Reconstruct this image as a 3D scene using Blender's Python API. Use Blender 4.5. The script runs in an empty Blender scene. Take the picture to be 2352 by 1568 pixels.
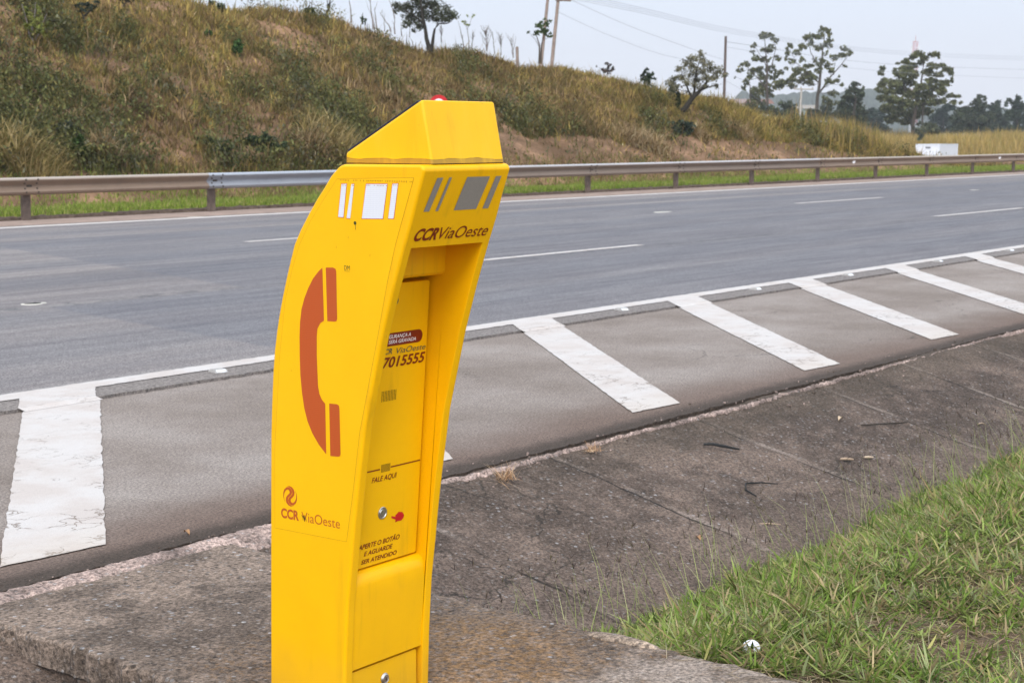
import bpy, bmesh, math, random
import numpy as np
from mathutils import Vector, Matrix
R = math.radians
rng = np.random.default_rng(7); random.seed(7)
SC = bpy.context.scene; COL = SC.collection

# ------------------------------------------------------------------ camera
HC = 1.42; FPX = 3760.0; PITCH = 0.1248785; TH = 0.6502003     # eye height, focal length in photo units, pitch, heading
cam = bpy.data.cameras.new('camera'); co = bpy.data.objects.new('camera', cam); COL.objects.link(co)
co.location = (0, 0, HC); co.rotation_euler = (R(90) - PITCH, 0, TH - R(90))
cam.sensor_width = 36; cam.lens = 36 * FPX / 2352; cam.clip_start = .05; cam.clip_end = 6000
cam.dof.use_dof = True; cam.dof.focus_distance = 4.3; cam.dof.aperture_fstop = 13
SC.camera = co
hd = np.array([math.cos(TH), math.sin(TH), 0]); rt = np.array([math.sin(TH), -math.cos(TH), 0])
fw = hd * math.cos(PITCH) - np.array([0, 0, math.sin(PITCH)]); upv = hd * math.sin(PITCH) + np.array([0, 0, math.cos(PITCH)])
CAM = np.array([0, 0, HC])
def ray(px, py): return fw + rt * ((px - 1176) / FPX) - upv * ((py - 784) / FPX)
def at(px, py, depth): return CAM + ray(px, py) * depth          # a surveyed point, at its own distance

# ------------------------------------------------------------------ world, sun, exposure
w = bpy.data.worlds.new('World'); SC.world = w; w.use_nodes = True
nt = w.node_tree; nt.nodes.clear()
SUN_EL, SUN_AZ = R(40), R(212)          # azimuth of the sun, measured from +X towards +Y
sky = nt.nodes.new('ShaderNodeTexSky'); sky.sky_type = 'NISHITA'; sky.sun_disc = False
sky.sun_elevation = SUN_EL; sky.sun_rotation = R(90) - SUN_AZ; sky.air_density = 1.6; sky.dust_density = 4.0
tc = nt.nodes.new('ShaderNodeTexCoord'); sep = nt.nodes.new('ShaderNodeSeparateXYZ')
rmp = nt.nodes.new('ShaderNodeValToRGB'); mixn = nt.nodes.new('ShaderNodeMix'); mixn.data_type = 'RGBA'
bg = nt.nodes.new('ShaderNodeBackground'); out = nt.nodes.new('ShaderNodeOutputWorld')
mul = nt.nodes.new('ShaderNodeVectorMath'); mul.operation = 'SCALE'; mul.inputs['Scale'].default_value = 10.0
nt.links.new(tc.outputs['Generated'], sep.inputs[0]); nt.links.new(sep.outputs['Z'], rmp.inputs[0])
els = rmp.color_ramp.elements
els[0].position = 0.0; els[0].color = (.92, .93, 1.02, 1)
els[1].position = 1.0; els[1].color = (1.0, 1.06, 1.16, 1)
for p_, c_ in ((.04, (.87, .90, 1.02)), (.13, (.785, .925, 1.14)), (.35, (.87, .99, 1.16))):
    e = els.new(p_); e.color = (*c_, 1)
# thin cloud glows round the hidden sun
dotn = nt.nodes.new('ShaderNodeVectorMath'); dotn.operation = 'DOT_PRODUCT'; nt.links.new(tc.outputs['Generated'], dotn.inputs[0])
dotn.inputs[1].default_value = (math.cos(SUN_AZ) * math.cos(SUN_EL), math.sin(SUN_AZ) * math.cos(SUN_EL), math.sin(SUN_EL))
glow = nt.nodes.new('ShaderNodeMapRange'); glow.interpolation_type = 'SMOOTHSTEP'; nt.links.new(dotn.outputs['Value'], glow.inputs['Value'])
glow.inputs['From Min'].default_value = -.25; glow.inputs['From Max'].default_value = 1.0; glow.inputs['To Min'].default_value = 1.0; glow.inputs['To Max'].default_value = 2.1
gsc = nt.nodes.new('ShaderNodeVectorMath'); gsc.operation = 'SCALE'; nt.links.new(rmp.outputs['Color'], gsc.inputs[0]); nt.links.new(glow.outputs[0], gsc.inputs['Scale'])
nt.links.new(gsc.outputs[0], mul.inputs[0])
mixn.inputs['Factor'].default_value = .85
nt.links.new(sky.outputs[0], mixn.inputs['A']); nt.links.new(mul.outputs[0], mixn.inputs['B'])
nt.links.new(mixn.outputs['Result'], bg.inputs['Color']); bg.inputs['Strength'].default_value = .1
nt.links.new(bg.outputs[0], out.inputs[0])
sl = bpy.data.lights.new('sun', 'SUN'); sl.energy = 1.5; sl.angle = R(20); sl.color = (1, .93, .82)
so = bpy.data.objects.new('sun', sl); COL.objects.link(so)
sd = Vector((math.cos(SUN_AZ) * math.cos(SUN_EL), math.sin(SUN_AZ) * math.cos(SUN_EL), math.sin(SUN_EL)))
so.rotation_euler = sd.to_track_quat('Z', 'Y').to_euler(); so.location = (0, 0, 60)
SC.view_settings.view_transform = 'Standard'; SC.view_settings.look = 'None'
SC.view_settings.exposure = 0.12; SC.view_settings.gamma = 1.0

# ------------------------------------------------------------------ helpers
def tag(o, label=None, cat=None, group=None, kind=None):
    if label: o['label'] = label
    if cat: o['category'] = cat
    if group: o['group'] = group
    if kind: o['kind'] = kind
    return o
def link(name, me, mats, parent=None):
    o = bpy.data.objects.new(name, me); COL.objects.link(o)
    for m in (mats if isinstance(mats, (list, tuple)) else [mats]): me.materials.append(m)
    if parent: o.parent = parent
    return o
def empty(name, loc=(0, 0, 0)):
    o = bpy.data.objects.new(name, None); COL.objects.link(o); o.location = loc; return o
def pyd(name, V, F, mats, parent=None, smooth=False, mi=None):
    me = bpy.data.meshes.new(name); me.from_pydata([tuple(v) for v in V], [], [tuple(f) for f in F]); me.update()
    o = link(name, me, mats, parent)
    if mi is not None: me.polygons.foreach_set('material_index', np.array(mi, dtype=np.int32))
    if smooth: me.polygons.foreach_set('use_smooth', np.ones(len(me.polygons), dtype=bool))
    return o
def rebase(o, loc):
    """move an object's origin to loc without moving its vertices"""
    o.data.transform(Matrix.Translation(-Vector(loc))); o.location = loc; return o
def npmesh(name, V, tri, quad, mats, parent=None, col=None, smooth=False):
    me = bpy.data.meshes.new(name); nv = len(V)
    me.vertices.add(nv); me.vertices.foreach_set('co', np.ascontiguousarray(V, dtype=np.float32).ravel())
    q = np.asarray(quad if quad is not None else np.zeros((0, 4)), dtype=np.int32).reshape(-1, 4)
    t = np.asarray(tri if tri is not None else np.zeros((0, 3)), dtype=np.int32).reshape(-1, 3)
    li = np.concatenate([q.ravel(), t.ravel()]); me.loops.add(len(li)); me.loops.foreach_set('vertex_index', li)
    n = len(q) + len(t); me.polygons.add(n)
    ls = np.concatenate([np.arange(len(q)) * 4, len(q) * 4 + np.arange(len(t)) * 3]).astype(np.int32)
    me.polygons.foreach_set('loop_start', ls)
    if smooth: me.polygons.foreach_set('use_smooth', np.ones(n, dtype=bool))
    me.update(calc_edges=True)
    if col is not None:
        a = me.color_attributes.new('Col', 'FLOAT_COLOR', 'POINT')
        c4 = np.ones((nv, 4), dtype=np.float32); c4[:, :3] = col; a.data.foreach_set('color', c4.ravel())
    return link(name, me, mats, parent)
class MB:
    """collects boxes, tubes and polygons into one mesh"""
    def __init__(s): s.V = []; s.F = []; s.M = []
    def add(s, V, F, m=0):
        b = len(s.V); s.V += [tuple(v) for v in V]; s.F += [tuple(b + i for i in f) for f in F]; s.M += [m] * len(F); return s
    def box(s, c, d, m=0, mat=None):
        V = [Vector((x * d[0] / 2, y * d[1] / 2, z * d[2] / 2)) for x in (-1, 1) for y in (-1, 1) for z in (-1, 1)]
        V = [(mat @ v if mat else v) + Vector(c) for v in V]
        return s.add(V, [(0, 1, 3, 2), (4, 6, 7, 5), (0, 4, 5, 1), (2, 3, 7, 6), (0, 2, 6, 4), (1, 5, 7, 3)], m)
    def tube(s, pts, rad, n=6, m=0, cap=True):
        pts = [Vector(p) for p in pts]; k = len(pts)
        rad = [rad] * k if isinstance(rad, (int, float)) else rad
        V = []; F = []
        for i, p in enumerate(pts):
            t = (pts[min(i + 1, k - 1)] - pts[max(i - 1, 0)])
            t = t.normalized() if t.length > 1e-9 else Vector((0, 0, 1))
            a = t.cross(Vector((.31, .17, .93))).normalized() if abs(t.z) > .9 else t.cross(Vector((0, 0, 1))).normalized()
            if abs(t.z) > .9: a = (Vector((1, 0, 0)) - t * t.x).normalized()
            b = t.cross(a)
            for j in range(n):
                g = 2 * math.pi * j / n; V.append(p + (a * math.cos(g) + b * math.sin(g)) * rad[i])
        for i in range(k - 1):
            for j in range(n):
                F.append((i * n + j, i * n + (j + 1) % n, (i + 1) * n + (j + 1) % n, (i + 1) * n + j))
        if cap: F.append(tuple(range(n - 1, -1, -1))); F.append(tuple((k - 1) * n + j for j in range(n)))
        return s.add(V, F, m)
    def disc(s, c, nrm, r, th, n=20, m=0):
        nrm = Vector(nrm).normalized(); c = Vector(c)
        return s.tube([c, c + nrm * th], [r, r], n, m)
    def build(s, name, mats, parent=None, smooth=None, bevel=0):
        o = pyd(name, s.V, s.F, mats, parent, False, s.M)
        bm = bmesh.new(); bm.from_mesh(o.data); bmesh.ops.recalc_face_normals(bm, faces=bm.faces)
        if bevel:
            es = [e for e in bm.edges if len(e.link_faces) == 2 and e.calc_face_angle(0) > R(35)]
            bmesh.ops.bevel(bm, geom=es, offset=bevel, segments=2, affect='EDGES', profile=.5)
        bm.to_mesh(o.data); bm.free()
        if smooth:
            o.data.polygons.foreach_set('use_smooth', np.ones(len(o.data.polygons), dtype=bool))
            o.data.set_sharp_from_angle(angle=R(smooth))
        return o

# ------------------------------------------------------------------ node helpers
class NM:
    def __init__(s, name):
        s.m = bpy.data.materials.new(name); s.m.use_nodes = True; s.t = s.m.node_tree
        s.b = s.t.nodes['Principled BSDF']; s.out = s.t.nodes['Material Output']
        s.pos = s.n('ShaderNodeNewGeometry').outputs['Position']
    def n(s, ty, ins=None, **pr):
        x = s.t.nodes.new(ty)
        for k, v in pr.items(): setattr(x, k, v)
        for k, v in (ins or {}).items(): s.set(x.inputs[k], v)
        return x
    def set(s, sock, v):
        if isinstance(v, bpy.types.NodeSocket): s.t.links.new(v, sock)
        elif isinstance(v, (tuple, list)) and sock.type == 'RGBA' and len(v) == 3: sock.default_value = (*v, 1)
        else: sock.default_value = v
    def mth(s, op, a, b=0.0, c=0.0): return s.n('ShaderNodeMath', {0: a, 1: b, 2: c}, operation=op).outputs[0]
    def vec(s, scale=(1, 1, 1), src=None):
        return s.n('ShaderNodeVectorMath', {0: src or s.pos, 1: scale}, operation='MULTIPLY').outputs[0]
    def xyz(s, v=None): return s.n('ShaderNodeSeparateXYZ', {0: v or s.pos}).outputs
    def noise(s, scale, detail=4, rough=.55, v=None, dist=0):
        return s.n('ShaderNodeTexNoise', {'Vector': v or s.pos, 'Scale': scale, 'Detail': detail, 'Roughness': rough, 'Distortion': dist}).outputs['Fac']
    def vor(s, scale, v=None, feature='F1', out='Distance', rnd=1.0):
        return s.n('ShaderNodeTexVoronoi', {'Vector': v or s.pos, 'Scale': scale, 'Randomness': rnd}, feature=feature).outputs[out]
    def step(s, x, lo, hi, o0=0.0, o1=1.0):
        return s.n('ShaderNodeMapRange', {'Value': x, 'From Min': lo, 'From Max': hi, 'To Min': o0, 'To Max': o1}, interpolation_type='SMOOTHSTEP').outputs[0]
    def mix(s, f, a, b, mode='MIX'):
        x = s.n('ShaderNodeMix', data_type='RGBA', blend_type=mode); s.set(x.inputs['Factor'], f)
        s.set(x.inputs[6], a); s.set(x.inputs[7], b); return x.outputs[2]
    def ramp(s, f, stops):
        x = s.n('ShaderNodeValToRGB', {0: f}); e = x.color_ramp.elements
        e[0].position, e[0].color = stops[0][0], (*stops[0][1], 1); e[1].position, e[1].color = stops[-1][0], (*stops[-1][1], 1)
        for p_, c_ in stops[1:-1]: q = e.new(p_); q.color = (*c_, 1)
        return x.outputs[0]
    def bump(s, h, strength=.3, dist=.01):
        return s.n('ShaderNodeBump', {'Height': h, 'Strength': strength, 'Distance': dist}).outputs[0]
    def done(s, col, rough=.8, spec=.3, nrm=None, metal=0.0, coat=0.0):
        s.set(s.b.inputs['Base Color'], col); s.set(s.b.inputs['Roughness'], rough); s.set(s.b.inputs['Specular IOR Level'], spec)
        s.set(s.b.inputs['Metallic'], metal)
        if coat: s.set(s.b.inputs['Coat Weight'], coat); s.set(s.b.inputs['Coat Roughness'], .12)
        if nrm is not None: s.set(s.b.inputs['Normal'], nrm)
        return s.m
def plain(name, col, rough=.6, spec=.4, metal=0.0, var=.12, scale=30):
    m = NM(name); f = m.noise(scale, 3)
    d = tuple(c * (1 - var) for c in col); u = tuple(min(1, c * (1 + var)) for c in col)
    return m.done(m.ramp(f, [(.3, d), (.7, u)]), rough, spec, None, metal)
def leafmat(name, transl=.25, rough=.75, spec=.06):
    m = NM(name); a = m.n('ShaderNodeAttribute', attribute_name='Col').outputs['Color']
    m.done(a, rough, spec)
    tr = m.n('ShaderNodeBsdfTranslucent', {'Color': a}).outputs[0]
    mx = m.n('ShaderNodeMixShader', {0: transl}); m.t.links.new(m.b.outputs[0], mx.inputs[1]); m.t.links.new(tr, mx.inputs[2])
    m.t.links.new(mx.outputs[0], m.out.inputs[0]); return m.m

# ------------------------------------------------------------------ materials
def mat_road():
    m = NM('weathered carriageway asphalt'); x, y, z = m.xyz()
    grain = m.noise(95, 5, .75); mid = m.noise(9, 5, .6)
    streak = m.noise(1, 4, .6, m.vec((.035, .9, 1))); fine = m.noise(1, 5, .65, m.vec((.5, 6, 1)))
    c = m.ramp(streak, [(.40, (.152, .132, .130)), (.5, (.198, .173, .168)), (.60, (.250, .219, .206))])
    # wheel paths polished darker in each lane
    wob = m.mth('MULTIPLY', m.mth('SUBTRACT', m.noise(.15, 2), .5), .8)
    yy = m.mth('ADD', y, wob)
    tr = None
    for yc in (8.75, 10.45, 13.1, 14.9, 17.7, 19.6):
        t = m.step(m.mth('ABSOLUTE', m.mth('SUBTRACT', yy, yc)), .15, .75, 1, 0)
        tr = t if tr is None else m.mth('MAXIMUM', tr, t)
    c = m.mix(m.mth('MULTIPLY', tr, .5), c, (.118, .116, .130))
    # resurfaced stretch: a slanting joint across two lanes
    k = m.mth('SUBTRACT', x, m.mth('ADD', m.mth('MULTIPLY', m.mth('SUBTRACT', y, 11.9), .31), 10.8))
    k2 = m.mth('SUBTRACT', x, m.mth('ADD', m.mth('MULTIPLY', m.mth('SUBTRACT', y, 8.0), .213), 7.7))
    near = m.step(y, 11.15, 11.2, 1, 0)
    a = m.mth('MULTIPLY', m.step(k2, -.05, .05), near)
    b = m.mth('MULTIPLY', m.step(k, -.06, .06), m.mth('SUBTRACT', 1.0, near))
    pt = m.mth('MULTIPLY', m.mth('MAXIMUM', a, b), m.step(y, 18.5, 18.6, 1, 0))
    c = m.mix(m.mth('MULTIPLY', pt, .5), c, (.108, .110, .130))
    # worn longitudinal seam at the lane line
    sm = m.step(m.mth('ABSOLUTE', m.mth('SUBTRACT', m.mth('ADD', y, m.mth('MULTIPLY', wob, .12)), 11.25)), .03, .2, 1, 0)
    sm = m.mth('MULTIPLY', sm, m.step(m.noise(5, 5, .75), .45, .62))
    c = m.mix(m.mth('MULTIPLY', sm, .8), c, (.07, .068, .068))
    sm2 = m.mth('MULTIPLY', m.step(m.mth('ABSOLUTE', m.mth('SUBTRACT', y, 16.35)), .05, .3, 1, 0), m.step(m.noise(3, 5, .7), .45, .65))
    c = m.mix(m.mth('MULTIPLY', sm2, .5), c, (.12, .118, .12))
    c = m.mix(.28, c, m.ramp(fine, [(.38, (.09, .09, .103)), (.62, (.26, .26, .265))]))
    c = m.mix(.8, c, m.ramp(grain, [(.38, (.15, .15, .15)), (.5, (.48, .48, .48)), (.62, (.88, .87, .85))]), 'OVERLAY')
    c = m.mix(.35, c, m.ramp(mid, [(.3, (.4, .4, .41)), (.7, (.6, .6, .59))]), 'OVERLAY')
    # coarse open-textured edge of the overlay
    led = m.step(m.mth('ADD', y, m.mth('MULTIPLY', m.mth('SUBTRACT', m.noise(20, 4), .5), .03)), 7.36, 7.39, 1, 0)
    c = m.mix(m.mth('MULTIPLY', led, .8), c, (.195, .168, .150))
    c = m.mix(m.mth('MULTIPLY', led, .5), c, m.ramp(m.noise(48, 4, .8), [(.4, (.08, .08, .08)), (.6, (.9, .9, .9))]), 'OVERLAY')
    # dusty far edge
    c = m.mix(m.step(y, 20.6, 21.9, 0, .35), c, (.22, .19, .17))
    return m.done(c, .85, .25, m.bump(grain, .5, .008))
def mat_shoulder():
    m = NM('dusty shoulder asphalt'); x, y, z = m.xyz()
    grain = m.noise(85, 6, .8); big = m.noise(1.1, 4); mid = m.noise(14, 5, .65)
    c = m.ramp(big, [(.35, (.200, .164, .140)), (.52, (.244, .205, .180)), (.66, (.285, .246, .220))])
    dirt = m.step(m.mth('ADD', y, m.mth('MULTIPLY', m.mth('SUBTRACT', m.noise(1.6, 4), .5), .35)), 4.45, 5.15, 1, 0)
    c = m.mix(m.mth('MULTIPLY', dirt, .75), c, (.125, .080, .060))
    d2 = m.step(m.mth('ADD', y, m.mth('MULTIPLY', m.mth('SUBTRACT', m.noise(9, 5, .7), .5), .16)), 4.36, 4.52, 1, 0)
    c = m.mix(m.mth('MULTIPLY', d2, .8), c, (.040, .031, .024))
    d3 = m.step(m.mth('ADD', y, m.mth('MULTIPLY', m.mth('SUBTRACT', m.noise(8, 4), .5), .06)), 7.06, 7.2)
    c = m.mix(m.mth('MULTIPLY', d3, .5), c, (.12, .105, .095))
    # hairline cracks
    cv = m.n('ShaderNodeVectorMath', {0: m.vec((.55, .9, 1)), 1: m.n('ShaderNodeVectorMath', {0: m.n('ShaderNodeTexNoise', {'Vector': m.pos, 'Scale': 2.2, 'Detail': 5}).outputs['Color'], 1: (.5, .5, .5)}, operation='MULTIPLY').outputs[0]}, operation='ADD').outputs[0]
    cr = m.mth('MULTIPLY', m.step(m.vor(.75, cv, 'DISTANCE_TO_EDGE'), .0, .006, 1, 0), m.step(m.noise(.5, 3), .52, .6))
    c = m.mix(m.mth('MULTIPLY', cr, .7), c, (.06, .052, .046))
    c = m.mix(.62, c, m.ramp(grain, [(.38, (.08, .08, .08)), (.5, (.47, .47, .47)), (.62, (.95, .94, .93))]), 'OVERLAY')
    c = m.mix(.4, c, m.ramp(mid, [(.3, (.38, .37, .37)), (.7, (.62, .62, .61))]), 'OVERLAY')
    return m.done(c, .9, .2, m.bump(grain, .5, .008))
def mat_paint(crack=True):
    m = NM('worn road paint' if crack else 'thin lane paint'); x, y, z = m.xyz()
    g = m.noise(160, 3, .7); b = m.noise(3.2, 5, .65)
    c = m.ramp(b, [(.4, (.475, .42, .385)), (.5, (.505, .46, .43)), (.6, (.52, .485, .46))])
    c = m.mix(.35, c, m.ramp(g, [(.3, (.38, .38, .38)), (.7, (.62, .62, .62))]), 'OVERLAY')
    if crack:
        dv = m.n('ShaderNodeVectorMath', {0: m.n('ShaderNodeTexNoise', {'Vector': m.pos, 'Scale': 5, 'Detail': 5}).outputs['Color'], 1: (.40, .40, .40)}, operation='MULTIPLY').outputs[0]
        cv = m.n('ShaderNodeVectorMath', {0: m.vec((.75, 1.25, 1)), 1: dv}, operation='ADD').outputs[0]
        e = m.vor(6.2, cv, 'DISTANCE_TO_EDGE')
        k = m.mth('MULTIPLY', m.step(e, .009, .036, 1, 0), m.step(m.noise(2.6, 3), .47, .55))
        k = m.mth('MULTIPLY', k, m.step(y, 4.6, 6.6, 1, .35))
        c = m.mix(m.mth('MULTIPLY', k, .85), c, (.13, .09, .062))
        # tyre-grey smears across the lower ends
        sm = m.mth('MULTIPLY', m.step(m.noise(1, 4, .6, m.vec((2.2, 14, 1))), .56, .68), m.step(y, 4.7, 5.2, 1, 0))
        c = m.mix(m.mth('MULTIPLY', sm, .22), c, (.36, .33, .31))
        c = m.mix(m.step(y, 4.9, 4.55, 0, .35), c, (.50, .42, .34))
    worn = m.step(m.noise(60, 6, .85), .57, .66)
    c = m.mix(m.mth('MULTIPLY', worn, .55), c, (.30, .27, .25))
    return m.done(c, .75, .3, m.bump(g, .25, .005))
def concrete(name, base, joints=False, stain=False):
    m = NM(name); x, y, z = m.xyz()
    big = m.noise(1.4, 5, .6); mid = m.noise(7, 5, .65); g = m.noise(150, 3, .7)
    dk = tuple(v * .72 for v in base); lt = tuple(min(1, v * 1.5) for v in base)
    c = m.ramp(big, [(.40, dk), (.5, base), (.60, lt)])
    c = m.mix(m.mth('MULTIPLY', m.step(mid, .50, .62), .5), c, tuple(v * 1.7 for v in base))
    c = m.mix(m.mth('MULTIPLY', m.step(m.noise(3.1, 6, .7), .50, .60), .65), c, tuple(v * .5 for v in base))
    # exposed aggregate
    v1 = m.n('ShaderNodeTexVoronoi', {'Vector': m.pos, 'Scale': 52.0}, feature='F1')
    sel = m.n('ShaderNodeSeparateColor', {0: v1.outputs['Color']}).outputs
    peb = m.mth('MULTIPLY', m.step(v1.outputs['Distance'], .28, .48, 1, 0), m.step(sel[0], .42, .50))
    pc = m.ramp(sel[1], [(.0, (.03, .024, .02)), (.35, (.13, .10, .083)), (.75, (.20, .175, .155)), (.93, (.25, .235, .23)), (1, (.42, .41, .41))])
    c = m.mix(m.mth('MULTIPLY', peb, .62 if not stain else .85), c, pc)
    v2 = m.n('ShaderNodeTexVoronoi', {'Vector': m.pos, 'Scale': 108.0}, feature='F1')
    s2 = m.n('ShaderNodeSeparateColor', {0: v2.outputs['Color']}).outputs
    c = m.mix(m.mth('MULTIPLY', m.mth('MULTIPLY', m.step(v2.outputs['Distance'], .2, .42, 1, 0), m.step(s2[0], .6, .7)), .6), c, (.20, .165, .145))
    if stain:
        # rust stain running along the slab beside the box
        r2 = m.mth('ADD', m.mth('POWER', m.mth('DIVIDE', m.mth('SUBTRACT', x, 3.43), .40), 2.0), m.mth('POWER', m.mth('DIVIDE', m.mth('SUBTRACT', y, 2.83), .42), 2.0))
        st = m.mth('MULTIPLY', m.step(r2, .35, 1.25, 1, 0), m.step(m.noise(38, 4, .7), .40, .58))
        c = m.mix(m.mth('MULTIPLY', st, .7), c, (.24, .135, .055))
        st2 = m.mth('MULTIPLY', m.mth('MULTIPLY', m.step(y, 3.2, 3.5, 1, 0), m.step(x, 2.83, 2.95)), m.step(m.noise(45, 4, .75), .50, .62))
        c = m.mix(m.mth('MULTIPLY', st2, .55), c, (.25, .145, .065))
        lg = m.mth('MULTIPLY', m.step(y, 2.55, 2.35), m.step(m.noise(6, 4), .35, .6)); c = m.mix(m.mth('MULTIPLY', lg, .85), c, (.32, .265, .225))
    hgt = m.mth('ADD', m.mth('MULTIPLY', peb, .6), g)
    if joints:
        wv = m.mth('MULTIPLY', m.mth('SUBTRACT', m.noise(2.6, 5, .65), .5), .075); xx = m.mth('ADD', x, wv)
        j = None; mo = None
        for xj in (4.70, 5.85, 7.125, 8.45, 9.6, 10.8, 12, 13.2, 14.4, 1.3, 0.1):
            d = m.mth('ABSOLUTE', m.mth('SUBTRACT', xx, xj))
            a = m.step(d, .003, .011, 1, 0); b = m.step(m.mth('ABSOLUTE', m.mth('SUBTRACT', xx, xj + .028)), .008, .034, 1, 0)
            j = a if j is None else m.mth('MAXIMUM', j, a); mo = b if mo is None else m.mth('MAXIMUM', mo, b)
        c = m.mix(m.mth('MULTIPLY', m.mth('MULTIPLY', mo, m.step(m.noise(2.4, 4), .42, .6)), .7), c, (.24, .195, .165))
        c = m.mix(m.mth('MULTIPLY', j, m.step(m.noise(3, 3), .36, .46, .15, .92)), c, (.02, .017, .014))
        # crazing cracks
        dv = m.n('ShaderNodeVectorMath', {0: m.n('ShaderNodeTexNoise', {'Vector': m.pos, 'Scale': 3, 'Detail': 6}).outputs['Color'], 1: (.6, .6, .6)}, operation='MULTIPLY').outputs[0]
        e = m.vor(1.15, m.n('ShaderNodeVectorMath', {0: m.pos, 1: dv}, operation='ADD').outputs[0], 'DISTANCE_TO_EDGE')
        k = m.mth('MULTIPLY', m.step(e, .001, .012, 1, 0), m.step(m.noise(.9, 3), .47, .53))
        c = m.mix(m.mth('MULTIPLY', k, .75), c, (.03, .025, .02))
        # silt along the low line
        sil = m.mth('MULTIPLY', m.step(m.mth('ABSOLUTE', m.mth('SUBTRACT', m.mth('ADD', y, m.mth('MULTIPLY', m.mth('SUBTRACT', m.noise(3, 5, .6), .5), .5)), 3.18)), .05, .3, 1, 0), .55)
        c = m.mix(m.mth('MULTIPLY', sil, .7), c, (.17, .125, .10))
        # dark algae band under the kerb
        alg = m.mth('MULTIPLY', m.step(m.mth('ADD', y, m.mth('MULTIPLY', m.mth('SUBTRACT', m.noise(4, 5, .7), .5), .5)), 3.9, 4.1), m.step(x, 5.2, 7.0, .25, .8))
        c = m.mix(m.mth('MULTIPLY', alg, .6), c, (.075, .058, .042))
    c = m.mix(.66, c, m.ramp(m.noise(75, 6, .8), [(.39, (.06, .06, .06)), (.5, (.47, .46, .45)), (.61, (.97, .96, .95))]), 'OVERLAY')
    return m.done(c, .92, .2, m.bump(hgt, .6, .01))
def mat_yellow(name='yellow gloss fibreglass', base=(.88, .452, .0005), dirt=False):
    m = NM(name); x, y, z = m.xyz()
    f = m.noise(5, 4, .55); fine = m.noise(60, 3, .6)
    c = m.ramp(f, [(.3, tuple(v * .955 for v in base)), (.7, tuple(min(1, v * 1.03) for v in base))])
    sp = m.mth('MULTIPLY', m.step(m.noise(130, 2, .5), .75, .79), m.step(m.noise(11, 3), .56, .64))
    c = m.mix(m.mth('MULTIPLY', sp, .5), c, (.22, .12, .02))
    gr = m.mth('MULTIPLY', m.step(m.noise(1, 5, .6, m.vec((30, 30, 1.6))), .53, .7), m.step(m.noise(3, 2), .45, .6)); c = m.mix(m.mth('MULTIPLY', gr, .22), c, (.42, .20, .012))
    bs = m.mth('MULTIPLY', m.step(m.mth('ADD', z, m.mth('MULTIPLY', m.noise(9, 4), .16)), .24, .06), .28); c = m.mix(bs, c, (.40, .21, .04))
    sm = m.step(m.noise(1, 4, .6, m.vec((9, 9, 2.2))), .66, .8); c = m.mix(m.mth('MULTIPLY', sm, .16), c, (.45, .23, .02))
    if dirt:
        lim = m.mth('ADD', 1.3665, m.mth('MULTIPLY', m.mth('SUBTRACT', m.noise(5.5, 3, .5), .5), .034))
        d = m.step(m.mth('SUBTRACT', z, lim), -.0012, .0012, 1, 0)
        c = m.mix(m.mth('MULTIPLY', d, .75), c, (.27, .155, .03))
        ed = m.step(m.mth('ABSOLUTE', m.mth('SUBTRACT', z, lim)), .0002, .0014, 1, 0); c = m.mix(m.mth('MULTIPLY', ed, .55), c, (.10, .055, .015))
        # chalked, sun-bleached streaks
        ch = m.step(m.noise(1, 5, .6, m.vec((26, 26, 4))), .45, .75); c = m.mix(m.mth('MULTIPLY', ch, .35), c, (.92, .535, .030))
        # chipped top edge showing the dark laminate
        chp = m.mth('MULTIPLY', m.step(z, 1.494, 1.504), m.step(m.noise(34, 4, .65), .57, .63)); c = m.mix(m.mth('MULTIPLY', chp, .8), c, (.09, .055, .03))
    return m.done(c, .42, .22, m.bump(fine, .03, .002), 0, .06)
def mat_sticker():
    m = NM('yellow retroreflective sheet')
    v = m.vec((1, 190, 190)); e = m.vor(1.0, v, 'DISTANCE_TO_EDGE', rnd=.0)
    f = m.noise(8, 3)
    c = m.ramp(f, [(.3, (.86, .452, .001)), (.7, (.90, .478, .002))])
    c = m.mix(m.mth('MULTIPLY', m.step(e, .03, .16, 1, 0), .14), c, (.72, .34, .004))
    return m.done(c, .42, .22)
def mat_hex(name, a, b):
    m = NM(name); e = m.vor(1.0, m.vec((1, 210, 210)), 'DISTANCE_TO_EDGE', rnd=.0)
    return m.done(m.mix(m.step(e, .04, .2, 1, 0), a, b), .4, .5)
def mat_rail(name, tan, top, dust):
    m = NM(name); x, y, z = m.xyz()
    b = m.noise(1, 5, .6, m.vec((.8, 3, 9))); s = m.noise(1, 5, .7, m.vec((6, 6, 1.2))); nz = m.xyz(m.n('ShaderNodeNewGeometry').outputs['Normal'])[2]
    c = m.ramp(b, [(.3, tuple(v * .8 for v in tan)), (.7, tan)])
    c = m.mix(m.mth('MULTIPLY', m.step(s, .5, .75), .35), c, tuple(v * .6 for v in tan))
    c = m.mix(m.mth('MULTIPLY', m.step(z, .685, .73), .8), c, top)  # upper edge painted paler: the lit top flange put into the colour
    return m.done(c, .55, .4, None, dust)
M = {}
M['road'] = mat_road(); M['shoulder'] = mat_shoulder(); M['paint'] = mat_paint(); M['lane'] = mat_paint(False)
M['gutter'] = concrete('weathered gutter concrete', (.104, .076, .060), joints=True)
M['slab'] = concrete('exposed aggregate slab', (.155, .118, .093), stain=True)
M['kerb'] = concrete('crumbled pale concrete', (.30, .225, .195))
M['mortar'] = concrete('pale mortar', (.36, .28, .215))
M['yellow'] = mat_yellow(); M['cap'] = mat_yellow('sun bleached yellow fibreglass', (.88, .475, .004), True)
M['door'] = mat_yellow('yellow enamel door', (.86, .452, .0005))
M['sheet'] = mat_sticker()
M['orange'] = mat_hex('orange red sheeting', (.48, .080, .008), (.43, .066, .006))
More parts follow.
